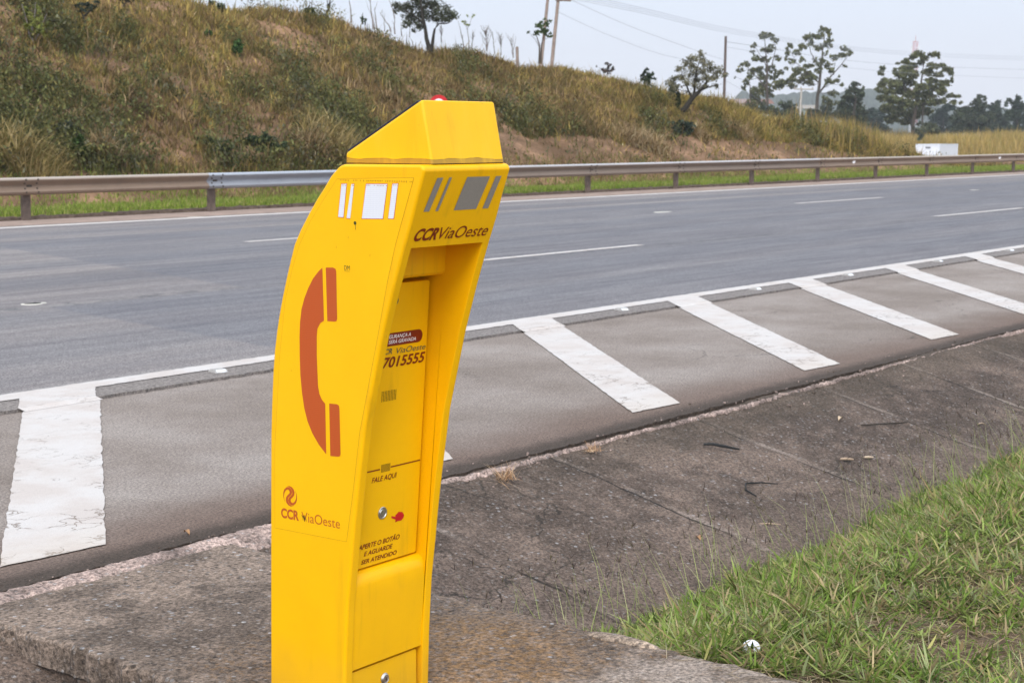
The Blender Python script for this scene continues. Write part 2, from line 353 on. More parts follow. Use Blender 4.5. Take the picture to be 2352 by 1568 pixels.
M['white'] = mat_hex('white prismatic sheeting', (.70, .70, .735), (.62, .63, .67))
M['grey'] = plain('grey reflective tape', (.25, .222, .19), .45, .5, 0, .05, 200)
M['maroon'] = plain('maroon print', (.19, .018, .003), .5, .3); M['dkgrey'] = plain('dark grey print', (.075, .075, .055), .5, .3)
M['white_ink'] = plain('white print', (.85, .83, .82), .5, .3, 0, .02); M['red'] = plain('red enamel', (.50, .006, .010), .4, .4)
M['black'] = plain('black recess', (.012, .011, .010), .8, .2); M['scribble'] = plain('dark marker ink', (.05, .055, .018), .6, .2)
M['seam'] = plain('dirty seam', (.40, .19, .012), .8, .2); M['steel'] = plain('brushed steel', (.55, .53, .50), .32, .5, 1.0, .1, 120)
M['dark_steel'] = plain('tarnished steel', (.20, .18, .16), .4, .5, .9, .2, 80)
M['panel'] = plain('solar panel glass', (.02, .022, .035), .2, .6)
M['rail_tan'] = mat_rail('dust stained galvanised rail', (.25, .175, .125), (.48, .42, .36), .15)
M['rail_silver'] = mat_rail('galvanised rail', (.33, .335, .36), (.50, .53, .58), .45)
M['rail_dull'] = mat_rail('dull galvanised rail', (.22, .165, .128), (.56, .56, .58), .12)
M['post'] = plain('dusty brown post', (.125, .090, .072), .75, .3, 0, .25, 9)
M['leaf'] = leafmat('foliage'); M['blade'] = leafmat('grass blades', .3); M['dry'] = leafmat('dry stems', .15)
M['bark'] = plain('grey brown bark', (.085, .066, .052), .9, .2, 0, .35, 20); M['dbark'] = plain('dark bark', (.035, .030, .024), .9, .2, 0, .3, 20)
M['pbark'] = plain('pale twigs', (.20, .17, .155), .9, .2, 0, .2, 20)
M['wood'] = plain('weathered pole wood', (.26, .20, .165), .85, .2, 0, .25, 6); M['conc_pole'] = plain('concrete pole', (.42, .38, .34), .85, .2, 0, .12, 6)
M['wire'] = plain('overhead cable', (.34, .35, .38), .6, .3)

# ================================================================== GROUND AND ROAD (the setting)
def sheet(name, u0, u1, v0, v1, z, mat, du=None, kind='structure', ragged=None):
    if ragged is None:
        o = pyd(name, [(u0, v0, z), (u1, v0, z), (u1, v1, z), (u0, v1, z)], [(0, 1, 2, 3)], mat)
    else:
        us = np.arange(u0, u1 + du, du); V = []; F = []
        jit = ragged(us)
        for i, u in enumerate(us): V += [(u, v0 + jit[i], z), (u, v1, z), (u, v0 + jit[i] + .006, z - .05)]
        for i in range(len(us) - 1):
            a = 3 * i; F += [(a, a + 3, a + 4, a + 1), (a + 2, a + 5, a + 3, a)]
        o = pyd(name, V, F, mat)
    return tag(o, kind=kind)
def wob(u, seed, amps=((.6, .5), (2.3, .3), (9, .2))):
    r = np.random.default_rng(seed); s = np.zeros_like(u)
    for f, a in amps:
        for _ in range(3): s += a / 3 * np.sin(u * f * r.uniform(.6, 1.5) + r.uniform(0, 6.28))
    return s
pm = NM('low ground'); M['low'] = pm.done(pm.ramp(pm.noise(.05, 5), [(.3, (.10, .085, .05)), (.7, (.17, .15, .08))]), .95, .1)
tag(pyd('ground', [(-560, -660, -3.1), (1610, -660, -3.1), (1610, 1110, -3.1), (-560, 1110, -3.1)], [(0, 1, 2, 3)], M['low']), kind='structure')
def ragged_near(us):
    r = np.random.default_rng(3); j = .022 * wob(us, 4) + r.normal(0, .006, len(us)); j[us > 22] = 0; return j
sheet('shoulder', -25, 24, 4.31, 7.6, 0.0, M['shoulder'], .035, ragged=ragged_near)
sheet('shoulder', 24, 300, 4.31, 7.6, 0.0, M['shoulder'])
def ragged_ov(us):
    r = np.random.default_rng(5); return .012 * wob(us, 6) + r.normal(0, .005, len(us))
sheet('carriageway', -25, 45, 7.1, 23.25, .018, M['road'], .05, ragged=ragged_ov)
sheet('carriageway', 45, 300, 7.12, 23.25, .018, M['road'])
# painted markings, a few mm thick and slightly ragged
def stripe(name, pts, z, mat, n=40, amp=.004, seed=1):
    """pts: 4 corners; the outline is subdivided and roughened"""
    r = np.random.default_rng(seed); V = []
    for a, b in zip(pts, pts[1:] + pts[:1]):
        a = np.array(a); b = np.array(b); L = np.linalg.norm(b - a); k = max(2, min(n, int(L / .03)))
        nr = np.array([-(b - a)[1], (b - a)[0]]) / L
        for i in range(k):
            t = i / k; p = a + (b - a) * t + nr * (r.normal(0, amp) if i else 0); V.append((p[0], p[1], z))
    return tag(pyd(name, V, [tuple(range(len(V)))], mat), kind='structure')
for i in range(-3, 22):
    u = 5.65 + 2.188 * i; ub_ = 3.385 + 1.915 * i
    wt, wb = .25, .205; cu = lambda v: ub_ + (v - 4.53) * (u - .05 - ub_) / (7.37 - 4.53)
    stripe('road_marking', [(cu(7.11) - wt, 7.11), (cu(7.11) + wt, 7.11), (ub_ + wb, 4.515), (ub_ - wb, 4.55)], .005, M['paint'], 60, .0022, 20 + i)
    stripe('road_marking', [(cu(7.10) - wt - .03, 7.098), (cu(7.10) + wt - .03, 7.098), (cu(7.375) + wt - .03, 7.375), (cu(7.375) - wt - .03, 7.375)], .0235, M['paint'], 30, .002, 60 + i)
for i in range(-3, 22):
    u = 5.65 + 2.188 * i; ub_ = 3.385 + 1.915 * i; a = ub_ + (7.1 - 4.53) * (u - .05 - ub_) / 2.84 - .02
    V = []; r = np.random.default_rng(300 + i); ks = np.linspace(-.25, .25, 14)
    for k in ks: V += [(a + k - .01, 7.099, .0236), (a + k, 7.072 + r.normal(0, .002), .012), (a + k + .005, 7.058 + r.normal(0, .003), .0062)]
    tag(pyd('road_marking', V, [(3 * j + q, 3 * j + 3 + q, 3 * j + 4 + q, 3 * j + 1 + q) for j in range(13) for q in (0, 1)], M['paint']), kind='structure')
stripe('road_marking', [(-25, 7.365), (60, 7.365), (60, 7.545), (-25, 7.545)], .0225, M['lane'], 2000, .004, 90)
stripe('road_marking', [(-25, 21.20), (130, 21.20), (130, 21.53), (-25, 21.53)], .0225, M['lane'], 600, .006, 91)
for k in range(-2, 5):
    a = 13.65 + 13.73 * k; stripe('road_marking', [(a, 11.42), (a + 4.2, 11.42), (a + 4.2, 11.56), (a, 11.56)], .0225, M['lane'], 90, .006, 100 + k)
    a = 15.19 + 15.65 * k; stripe('road_marking', [(a, 15.93), (a + 4.2, 15.93), (a + 4.2, 16.09), (a, 16.09)], .0225, M['lane'], 90, .006, 120 + k)
# concrete gutter falling away from the road towards the grass
def nz2(u, v, sc, seed):
    r = np.random.default_rng(seed); s = 0 * u
    for _ in range(10):
        a, b = r.normal(0, sc, 2); s = s + np.sin(a * u + b * v + r.uniform(0, 6.28))
    return s / 10 ** .5
us = np.concatenate([np.arange(-12, 0, .2), np.arange(0, 14, .04), np.arange(14, 80, .3)]); vs = np.linspace(2.95, 4.33, 32)
U, V_ = np.meshgrid(us, vs, indexing='ij')
Z = -.25 * (4.27 - V_) + .006 * nz2(U, V_, 3, 1) + .003 * nz2(U, V_, 18, 2)
Z = np.where(V_ > 4.2, Z - .03 * np.clip((V_ - 4.25) / .08, 0, 1), Z)
def grid_obj(name, U, V_, Z, mat, smooth=True):
    n, k = U.shape; idx = np.arange(n * k).reshape(n, k)
    q = np.stack([idx[:-1, :-1], idx[1:, :-1], idx[1:, 1:], idx[:-1, 1:]], -1).reshape(-1, 4)
    return npmesh(name, np.stack([U, V_, Z], -1).reshape(-1, 3), None, q, mat, smooth=smooth)
tag(grid_obj('gutter', U, V_, Z, M['gutter']), kind='structure')
# crumbled pale kerb line between asphalt and gutter
us = np.arange(.5, 17, .022); r = np.random.default_rng(12)
wd = np.interp(us, [0, 4.3, 4.9, 7, 9, 17], [.06, .052, .017, .010, .008, .008]) * (1 + .45 * wob(us, 13) + r.normal(0, .08, len(us)))
wd *= np.clip(1.25 + 1.3 * wob(us, 14, ((.9, .6), (3, .4))), .06, 1.3)
ctr = 4.225 + .028 * wob(us, 15) + r.normal(0, .004, len(us)); ctr = np.where(us < 4.4, ctr - .01, ctr + .02)
V = []; F = []
for i, u in enumerate(us):
    for s, h in ((-1.25, -.02), (-.8, .004), (0, .010 + r.normal(0, .004)), (.8, .006), (1.15, -.02)):
        v = ctr[i] + s * wd[i] + r.normal(0, .0022); V.append((u + r.normal(0, .003), v, -.25 * max(4.27 - v, 0) + h))
for i in range(len(us) - 1):
    for j in range(4): a = 5 * i + j; F.append((a, a + 5, a + 6, a + 1))
tag(pyd('kerb', V, F, M['kerb']), kind='structure')
# loose crumbs of kerb
mb = MB(); r = np.random.default_rng(16)
for _ in range(420):
    u = r.uniform(2.2, 11); v = 4.25 + r.normal(0, .085); s = abs(r.normal(0, .0032)) + .0018
    z = -.25 * max(4.27 - v, 0) + s * .3
    mb.box((u, v, z), (s * r.uniform(.8, 1.8), s * r.uniform(.8, 1.6), s), int(r.random() < .45), Matrix.Rotation(r.uniform(0, 6), 3, 'Z') @ Matrix.Rotation(r.uniform(-.5, .5), 3, 'X'))
tag(mb.build('gravel', [M['kerb'], M['gutter']]), 'loose crumbs of broken kerb along the edge of the asphalt', 'gravel', kind='stuff')
# the near verge (soil under the grass)
def verge_z(u, v):
    b = -.335 + .265 * np.clip((3.10 - v) / .75, 0, 1) ** 1 * 1.0
    b = np.where(v < 2.35, -.07 + .0 * np.clip((2.35 - v) / .6, 0, 1), b)
    return b + .012 * nz2(u, v, 4, 31) + .006 * nz2(u, v, 14, 32)
us = np.concatenate([np.arange(-30, 2, .5), np.arange(2, 12, .06), np.arange(12, 120, 1.0)])
vs = np.concatenate([np.arange(-30, 0, 1.0), np.arange(0, 3.16, .06)])
U, V_ = np.meshgrid(us, vs, indexing='ij')
sm = NM('trodden soil and thatch'); g_ = sm.noise(60, 5, .7); b_ = sm.noise(5, 4)
c_ = sm.ramp(b_, [(.3, (.085, .060, .040)), (.6, (.15, .105, .075)), (.75, (.22, .165, .12))])
M['soil'] = sm.done(sm.mix(.7, c_, sm.ramp(g_, [(.3, (.25, .25, .24)), (.7, (.8, .78, .72))]), 'OVERLAY'), .95, .1, sm.bump(g_, .8, .02))
tag(grid_obj('verge', U, V_, verge_z(U, V_), M['soil']), kind='structure')
# level slab bridging the gutter, on which the box stands
def slab_mesh(name, u0, u1, v0, v1, z0, z1, mat, rough, seed, nu=40, nv=90, round_far=0):
    r = np.random.default_rng(seed); bm = bmesh.new(); top = []; bot = []
    uu = np.linspace(0, 1, nu); vv = np.linspace(0, 1, nv)
    zz = lambda v: -.021 * (4.2 - v)
    per = [(a, 0) for a in uu[:-1]] + [(1, b) for b in vv[:-1]] + [(a, 1) for a in uu[::-1][:-1]] + [(0, b) for b in vv[::-1][:-1]]
    T, B, In = [], [], []
    for a, b in per:
        u = u0 + (u1 - u0) * a; v = v0 + (v1 - v0) * b
        j = r.normal(0, rough); k = r.normal(0, rough)
        du = (j if a in (0, 1) else 0); dv = (k if b in (0, 1) else 0)
        In.append(bm.verts.new((u + du - .012 * (a == 1) + .012 * (a == 0), v + dv - .012 * (b == 1) + .012 * (b == 0), z1 + zz(v))))
        T.append(bm.verts.new((u + du, v + dv, z1 + zz(v) - .010 + r.normal(0, .003)))); B.append(bm.verts.new((u + .5 * du, v + .5 * dv, z0 + zz(v))))
    n = len(per)
    bm.faces.new(In)
    for i in range(n):
        k = (i + 1) % n; bm.faces.new((T[i], T[k], In[k], In[i])); bm.faces.new((B[i], B[k], T[k], T[i]))
    bmesh.ops.recalc_face_normals(bm, faces=bm.faces)
    me = bpy.data.meshes.new(name); bm.to_mesh(me); bm.free(); return link(name, me, mat)
tag(slab_mesh('slab', 2.81, 3.885, 1.35, 4.20, -.085, .0, M['slab'], .007, 41), kind='structure')
tag(slab_mesh('slab_footing', 2.825, 3.87, 1.36, 4.0, -.125, -.0855, M['gutter'], .004, 42), kind='structure')
def blob_patch(name, c, ru, rv, z, mat, seed, th=.014, n=40):
    r = np.random.default_rng(seed); ph = r.uniform(0, 6.28, 4); V = []; F = []
    for ring, (s, h) in enumerate(((1.05, -.01), (.93, th * .6), (.6, th))):
        for i in range(n):
            g = 2 * math.pi * i / n; k = s * (1 + .13 * math.sin(2 * g + ph[0]) + .09 * math.sin(3 * g + ph[1]) + .05 * math.sin(7 * g + ph[2]))
            V.append((c[0] + ru * k * math.cos(g), c[1] + rv * k * math.sin(g), z + h))
    for ring in range(2):
        for i in range(n): a = ring * n + i; b = ring * n + (i + 1) % n; F.append((a, b, b + n, a + n))
    F.append(tuple(2 * n + i for i in range(n)))
    return pyd(name, V, F, mat, None, True)
tag(blob_patch('mortar', (3.87, 2.55), .035, .115, -.040, M['mortar'], 43), kind='structure')
tag(blob_patch('mortar', (3.77, 1.99), .085, .16, -.050, M['mortar'], 44), kind='structure')

# ------------------------------------------------------------------ hillside: a road cutting
CREST_U = [-60, 16, 23.8, 29.1, 32.8, 35.1, 37.6, 39.6, 43.6, 45.6, 48.3, 50.8, 52.2, 53.7, 54.9, 56.7, 59.7, 62.4, 64.8, 68, 74]
CREST_H = [5.6, 5.75, 5.62, 5.1, 4.95, 4.9, 4.5, 3.92, 3.68, 3.5, 3.3, 2.9, 2.65, 2.3, 1.9, 1.65, 1.2, .75, .35, .1, .05]
def hz(u, v):
    u = np.asarray(u, float); v = np.asarray(v, float)
    h = np.interp(u, CREST_U, CREST_H)
    s = .55 * (v - 26.0) + .05
    k = .12
    top = h + .03 * np.maximum(v - 26 - h / .55, 0)
    z = -k * np.logaddexp(-s / k, -top / k)
    z = np.where(v < 26, .05 + .0 * v, z); z = np.maximum(z, .03 + 0 * v) if False else z
    z = np.where((v >= 25.5) & (v < 26.5), np.maximum(z, .04), z)
    lo = .05 - 3.15 * np.clip((v - 30) / 8, 0, 1) ** 1.0
    wv = np.clip((u - 60) / 12, 0, 1); wv = wv * wv * (3 - 2 * wv)
    z = z * (1 - wv) + lo * wv
    far = np.clip((v - 44) / 30, 0, 1); z = z * (1 - far) + (-3.2) * far
    b = .10 * nz2(u, v, .9, 51) + .05 * nz2(u, v, 3, 52)
    return z + b * np.clip((v - 26.5) / 2, 0, 1)
us = np.concatenate([np.arange(-60, 8, 1.0), np.arange(8, 76, .25), np.arange(76, 110, 1.0)]); vs = np.concatenate([np.arange(23.3, 40, .25), np.arange(40, 76, 1.5)])
U, V_ = np.meshgrid(us, vs, indexing='ij')
hm = NM('bare red brown cutting soil'); hx = hm.xyz()
b_ = hm.noise(.7, 5, .6); g_ = hm.noise(9, 5, .7)
c_ = hm.ramp(b_, [(.38, (.14, .085, .050)), (.52, (.215, .130, .080)), (.64, (.34, .205, .125))])
c_ = hm.mix(.6, c_, hm.ramp(g_, [(.3, (.25, .24, .22)), (.7, (.75, .75, .74))]), 'OVERLAY')
M['hill'] = hm.done(c_, .95, .1, hm.bump(g_, .8, .08))
tag(grid_obj('hillside', U, V_, hz(U, V_), M['hill']), kind='structure')
# low earth kerb along the back of the carriageway
us = np.arange(4, 120, .12); r = np.random.default_rng(60); V = []; F = []
for i, u in enumerate(us):
    j = r.normal(0, .008, 4)
    V += [(u, 23.02 + j[0], .0), (u, 23.05 + j[1], .075 + j[2]), (u, 23.2, .085 + j[3]), (u, 23.5, .04)]
for i in range(len(us) - 1):
    for j in range(3): a = 4 * i + j; F.append((a, a + 4, a + 5, a + 1))
km = plain('dark earth kerb', (.115, .082, .062), .95, .1, 0, .35, 14); M['earth'] = km
tag(pyd('earth_kerb', V, F, km), kind='structure')
dm = plain('road dust', (.30, .225, .185), .95, .1, 0, .2, 3)
tag(sheet('dust_strip', 0, 140, 21.72, 23.06, .0228, dm, .1, ragged=lambda u: .05 * wob(u, 61)), kind='structure')
# low field and a far grassy bank, then hills fading into haze
def vw(X, Zd): return X * rt[0] + Zd * hd[0], X * rt[1] + Zd * hd[1]
xs = np.linspace(-160, 330, 90); zs = np.concatenate([np.linspace(150, 200, 30), np.linspace(215, 900, 30)])
X, ZD = np.meshgrid(xs, zs, indexing='ij'); t_ = np.clip((ZD - 172) / 16, 0, 1); t_ = t_ * t_ * (3 - 2 * t_)
def field_z(X, ZD):
    t_ = np.clip((ZD - 172) / 16, 0, 1); t_ = t_ * t_ * (3 - 2 * t_)
    return -3.3 + 3.3 * t_ + .15 * nz2(X, ZD, .12, 71) * t_
Uf, Vf = vw(X, ZD)
fm = NM('far dry field'); M['field'] = fm.done(fm.ramp(fm.noise(.08, 5), [(.3, (.07, .07, .035)), (.7, (.11, .10, .05))]), .95, .1)
tag(grid_obj('field', Uf, Vf, field_z(X, ZD), M['field']), kind='structure')
HX = np.array([-900, -300, 60, 110, 128, 134, 138, 146, 160, 180, 200, 215, 225, 238, 262, 290, 330, 700]) * 1.0
def ridge(px): return np.interp(px, [-3000, 900, 1500, 1600, 1680, 1698, 1708, 1722, 1790, 1850, 1930, 1985, 2020, 2080, 2200, 2352, 3200], [236, 236, 240, 240, 233, 212, 207, 217, 218, 211, 213, 204, 209, 228, 247, 251, 250])
xs = np.arange(700, 3200, 6.0); r = np.random.default_rng(77); rows = []
dep = [1000, 1090, 1180, 1320]
V = []; F = []
for x in xs:
    top = at(x, 300, 1)[0]
    yr = ridge(x) + r.normal(0, .9) + 1.2 * math.sin(x * .21) + .9 * math.sin(x * .53 + 1)
    P = at(x, yr, 1180); zt = P[2]
    for k, f in ((1000, -.1), (1060, .35), (1120, .72), (1180, 1.0), (1400, .2)):
        q = at(x, 312, k); V.append((q[0], q[1], -3.2 + (zt + 3.2) * f + (r.normal(0, 1.2) if 0 < f < 1 else 0)))
for i in range(len(xs) - 1):
    for j in range(4): a = 5 * i + j; F.append((a, a + 5, a + 6, a + 1))
wm = NM('wooded hill'); M['wood_hill'] = wm.done(wm.ramp(wm.noise(.06, 6, .7), [(.3, (.020, .030, .020)), (.7, (.065, .075, .050))]), .95, .1)
tag(pyd('hills', V, F, M['wood_hill']), kind='structure')

# measured outline of the call box, metres (Y, Z on its left side; X, Z on its front)
D = {
'back': [(2.7077, 1.3525), (2.7313, 1.3466), (2.758, 1.324), (2.7798, 1.2967), (2.8071, 1.266), (2.8349, 1.2303), (2.863, 1.1914), (2.8859, 1.1531), (2.9007, 1.1128), (2.9156, 1.0683), (2.9308, 1.0195), (2.9432, 0.9745), (2.9527, 0.9334), (2.9626, 0.8809), (2.9698, 0.8192), (2.9758, 0.745), (2.9808, 0.6621), (2.9844, 0.5442), (2.991, 0.2917), (2.9984, 0.009)],
'front': [(2.4593, 1.3377), (2.4767, 1.2943), (2.5017, 1.2187), (2.5322, 1.1379), (2.5631, 1.0479), (2.5998, 0.9317), (2.6265, 0.8277), (2.6536, 0.7213), (2.6815, 0.55), (2.6957, 0.4504), (2.7044, 0.3749), (2.719, 0.2649), (2.7283, 0.1329), (2.7351, -0.0264)],
'sticker': [(2.7345, 1.3167), (2.4917, 1.3231), (2.5219, 1.2422), (2.55, 1.1665), (2.5761, 1.0785), (2.6083, 0.9475), (2.6714, 0.7031), (2.6948, 0.5576), (2.7194, 0.4257), (2.9685, 0.4242), (2.9633, 0.6296), (2.9401, 0.8706), (2.917, 1.0132), (2.89, 1.0935), (2.8639, 1.154), (2.8244, 1.2142), (2.7804, 1.2659)],
'handset': [[(2.7874, 1.1002), (2.8, 1.0909), (2.8193, 1.0723), (2.8361, 1.0477), (2.8504, 1.0212), (2.8609, 0.9927), (2.8665, 0.9605), (2.869, 0.9244), (2.8695, 0.8763), (2.8684, 0.8282), (2.8638, 0.7843), (2.8564, 0.7447), (2.846, 0.7135), (2.8301, 0.685), (2.8087, 0.6592), (2.7835, 0.6372), (2.7843, 0.764), (2.7955, 0.7729), (2.8034, 0.7861), (2.8079, 0.8056), (2.8094, 0.8414), (2.8107, 0.8811), (2.8098, 0.9288), (2.8072, 0.9488), (2.7971, 0.9633), (2.7846, 0.9701)], [(2.7761, 1.1011), (2.7516, 1.1023), (2.7437, 1.0996), (2.7411, 1.0939), (2.7401, 0.977), (2.7434, 0.9717), (2.7487, 0.9702), (2.7733, 0.9697)], [(2.7708, 0.7662), (2.7444, 0.7668), (2.7381, 0.7639), (2.7366, 0.7569), (2.7349, 0.6437), (2.7371, 0.6383), (2.7431, 0.636), (2.7695, 0.6348)]],
'white': [[(2.72, 1.3047), (2.7033, 1.3058), (2.7151, 1.2252), (2.7324, 1.2255)], [(2.6877, 1.3049), (2.6789, 1.3055), (2.6927, 1.2232), (2.7047, 1.2236)], [(2.6399, 1.3062), (2.5732, 1.3073), (2.5883, 1.2256), (2.655, 1.224)], [(2.5568, 1.308), (2.5394, 1.309), (2.5543, 1.227), (2.5713, 1.2265)]],
'logo': [[[(2.929, 0.4971), (2.9326, 0.5047), (2.9336, 0.5119), (2.9314, 0.5205), (2.9267, 0.527), (2.921, 0.5306), (2.9176, 0.5304), (2.9143, 0.5283), (2.9123, 0.5245), (2.9137, 0.5212), (2.9197, 0.5164), (2.9256, 0.5103), (2.9272, 0.5027), (2.9249, 0.4953), (2.9186, 0.4901), (2.9095, 0.488), (2.8996, 0.4913)], [(2.9295, 0.4969), (2.9341, 0.5042), (2.9361, 0.5115), (2.9356, 0.5207), (2.932, 0.529), (2.9238, 0.5358), (2.9136, 0.5365), (2.9069, 0.5325), (2.9041, 0.5259), (2.9069, 0.5188), (2.9141, 0.5131), (2.9187, 0.5091), (2.9197, 0.504), (2.9183, 0.4982), (2.9146, 0.4937), (2.9086, 0.4909), (2.8997, 0.4917)]], [[(2.8941, 0.5313), (2.8905, 0.5237), (2.8895, 0.5166), (2.8917, 0.508), (2.8963, 0.5016), (2.9019, 0.4979), (2.9054, 0.4981), (2.9087, 0.5002), (2.9107, 0.5039), (2.9093, 0.5073), (2.9033, 0.5121), (2.8975, 0.5181), (2.8958, 0.5257), (2.8981, 0.5331), (2.9044, 0.5383), (2.9135, 0.5405), (2.9234, 0.5372)], [(2.8936, 0.5315), (2.889, 0.5242), (2.887, 0.5169), (2.8876, 0.5079), (2.8911, 0.4996), (2.8992, 0.4927), (2.9093, 0.4919), (2.9161, 0.4959), (2.9189, 0.5026), (2.916, 0.5097), (2.9088, 0.5154), (2.9043, 0.5194), (2.9033, 0.5245), (2.9047, 0.5302), (2.9084, 0.5348), (2.9144, 0.5376), (2.9233, 0.5369)]]],
'nail': (2.6773, 1.2126),
'grey': [[(2.9531, 1.3225), (2.9745, 1.3228), (2.9554, 1.2432), (2.935, 1.2436)], [(2.9971, 1.3223), (3.0069, 1.3229), (2.9887, 1.2435), (2.9782, 1.2431)], [(3.0648, 1.3225), (3.1527, 1.3223), (3.1332, 1.2433), (3.0468, 1.2429)], [(3.1762, 1.3222), (3.1984, 1.3226), (3.1805, 1.2432), (3.1577, 1.2432)]],
'lines': [(2.984, 0.585), (3.0323, 0.5846), (3.0731, 0.5844), (3.1883, 0.5842)],
'hand': [(3.0845, 0.4526), (3.0901, 0.4521), (3.1023, 0.4475), (3.1005, 0.4521), (3.1084, 0.4562), (3.1119, 0.4594), (3.1271, 0.4566), (3.1353, 0.4468), (3.1329, 0.4396), (3.125, 0.4342), (3.1099, 0.4351), (3.1034, 0.4333), (3.1006, 0.4348), (3.1032, 0.4402), (3.0867, 0.4476)],
}
# ================================================================== EMERGENCY CALL BOX
uL, uR = 2.90, 3.23; T = .03
box = empty('call_box', (3.065, 2.84, -.04))
tag(box, 'tall yellow roadside emergency telephone box with a curved back, on the concrete slab', 'call box')
def kid(o, parent):
    """parent o to parent keeping world coordinates"""
    p = parent
    off = Vector((0, 0, 0))
    while p is not None: off += p.location; p = p.parent
    o.parent = parent; o.data.transform(Matrix.Translation(-off)); return o
ZB = -.040
front = [(v, z) for v, z in D['front']]
def fv(z):   # front profile v at height z
    zs_ = [p[1] for p in front][::-1]; vs_ = [p[0] for p in front][::-1]; return float(np.interp(z, zs_, vs_))
backp = [(v, z) for v, z in D['back'] if z > .05]
P = [(2.999, ZB)] + backp[::-1]                                 # up the back
P[-1] = (2.716, 1.3525)
P += [(2.470, 1.3535), (fv(1.3377) - .001, 1.343)]               # top, front corner
LIP = (fv(1.157), 1.157)
for z in (1.28, 1.2187): P.append((fv(z), z))
iL = len(P); P.append(LIP)
for z in (1.1, 1.0479, .99, .9317, .88, .8277, .7213, .64, .55, .45, .375, .31, .2649, .2, .1329, .081): P.append((fv(z), z))
iB = len(P); P.append((fv(ZB), ZB))
# recess profile: lip -> underside -> inner panel -> back wall -> ledge -> lower opening
REC = [(2.560, 1.168), (2.636, 1.168), (2.643, 1.155), (2.648, 1.078), (2.655, 1.071), (2.740, 1.071),
       (2.790, .3315), (2.752, .3315), (2.742, .329), (2.732, .322), (2.7255, .311), (2.7235, .296), (fv(.2649) + .004, .2649), (fv(.1329) + .005, .1329),
       (fv(.088) + .006, .083), (fv(.083) + .012, .080), (2.785, .080), (2.785, ZB)]
bm = bmesh.new()
oL = [bm.verts.new((uL, v, z)) for v, z in P]; oR = [bm.verts.new((uR, v, z)) for v, z in P]
iLv = {}; iRv = {}
for k in range(iL, iB + 1): iLv[k] = bm.verts.new((uL + T, *P[k])); iRv[k] = bm.verts.new((uR - T, *P[k]))
rL = [bm.verts.new((uL + T, v, z)) for v, z in REC]; rR = [bm.verts.new((uR - T, v, z)) for v, z in REC]
bm.faces.new(oL); bm.faces.new(oR[::-1])
for k in range(len(P) - 1):
    if k < iL - 1: bm.faces.new((oL[k + 1], oL[k], oR[k], oR[k + 1]))
    elif k == iL - 1: bm.faces.new((oL[k + 1], oL[k], oR[k], oR[k + 1], iRv[k + 1], iLv[k + 1]))
    else:
        bm.faces.new((oL[k + 1], oL[k], iLv[k], iLv[k + 1])); bm.faces.new((oR[k], oR[k + 1], iRv[k + 1], iRv[k]))
chL = [iLv[iL]] + rL; chR = [iRv[iL]] + rR
for k in range(len(chL) - 1): bm.faces.new((chL[k + 1], chL[k], chR[k], chR[k + 1]))
bm.faces.new([iLv[k] for k in range(iL, iB + 1)] + rL[::-1]); bm.faces.new(([iRv[k] for k in range(iL, iB + 1)] + rR[::-1])[::-1])
bmesh.ops.recalc_face_normals(bm, faces=bm.faces)
def on_u(e, u): return abs(e.verts[0].co.x - u) < 1e-5 and abs(e.verts[1].co.x - u) < 1e-5
bev = [e for e in bm.edges if (on_u(e, uL) or on_u(e, uR)) and not (e.verts[0].co.z < ZB + .001 and e.verts[1].co.z < ZB + .001)]
top_e = [e for e in bm.edges if abs(e.verts[0].co.x - e.verts[1].co.x) > .2 and min(v.co.z for v in e.verts) > 1.342]
bmesh.ops.bevel(bm, geom=bev + top_e, offset=.021, segments=5, affect='EDGES', profile=.5, clamp_overlap=True)
inner = [e for e in bm.edges if (on_u(e, uL + T) or on_u(e, uR - T)) and len(e.link_faces) == 2 and R(60) < e.calc_face_angle(0) < R(120) and min(abs(v.co.y - fv(v.co.z)) for v in e.verts) < .002]
lip = [e for e in bm.edges if abs(e.verts[0].co.x - e.verts[1].co.x) > .2 and all(abs(v.co.z - 1.157) < .001 for v in e.verts)]
bmesh.ops.bevel(bm, geom=inner + lip, offset=.0045, segments=2, affect='EDGES', profile=.5, clamp_overlap=True)
me = bpy.data.meshes.new('body'); bm.to_mesh(me); bm.free()
body = link('body', me, M['yellow'])
body.data.polygons.foreach_set('use_smooth', np.ones(len(body.data.polygons), dtype=bool)); body.data.set_sharp_from_angle(angle=R(32))
kid(body, box)
wn = body.modifiers.new('weighted', 'WEIGHTED_NORMAL'); wn.keep_sharp = True; wn.weight = 80

# cap with a sloping solar panel
cl, cr_ = 2.942, 3.218; zc = 1.355
cv = {'bb': (2.747, zc), 'bt': (2.746, 1.379), 'ft': (2.5015, 1.505), 'fb': (2.4705, zc)}
bm = bmesh.new(); k_ = ['bb', 'bt', 'ft', 'fb']
a_ = [bm.verts.new((cl, *cv[i])) for i in k_]; b_ = [bm.verts.new((cr_, *cv[i])) for i in k_]
bm.faces.new(a_); bm.faces.new(b_[::-1])
for i in range(4): j = (i + 1) % 4; bm.faces.new((a_[j], a_[i], b_[i], b_[j]))
bmesh.ops.recalc_face_normals(bm, faces=bm.faces)
bmesh.ops.bevel(bm, geom=[e for e in bm.edges if max(v.co.z for v in e.verts) > zc + .01], offset=.007, segments=3, affect='EDGES', profile=.5)
me = bpy.data.meshes.new('cap'); bm.to_mesh(me); bm.free(); cap = link('cap', me, M['cap'])
cap.data.polygons.foreach_set('use_smooth', np.ones(len(cap.data.polygons), dtype=bool)); cap.data.set_sharp_from_angle(angle=R(32))
kid(cap, box); m_ = cap.modifiers.new('weighted', 'WEIGHTED_NORMAL'); m_.keep_sharp = True
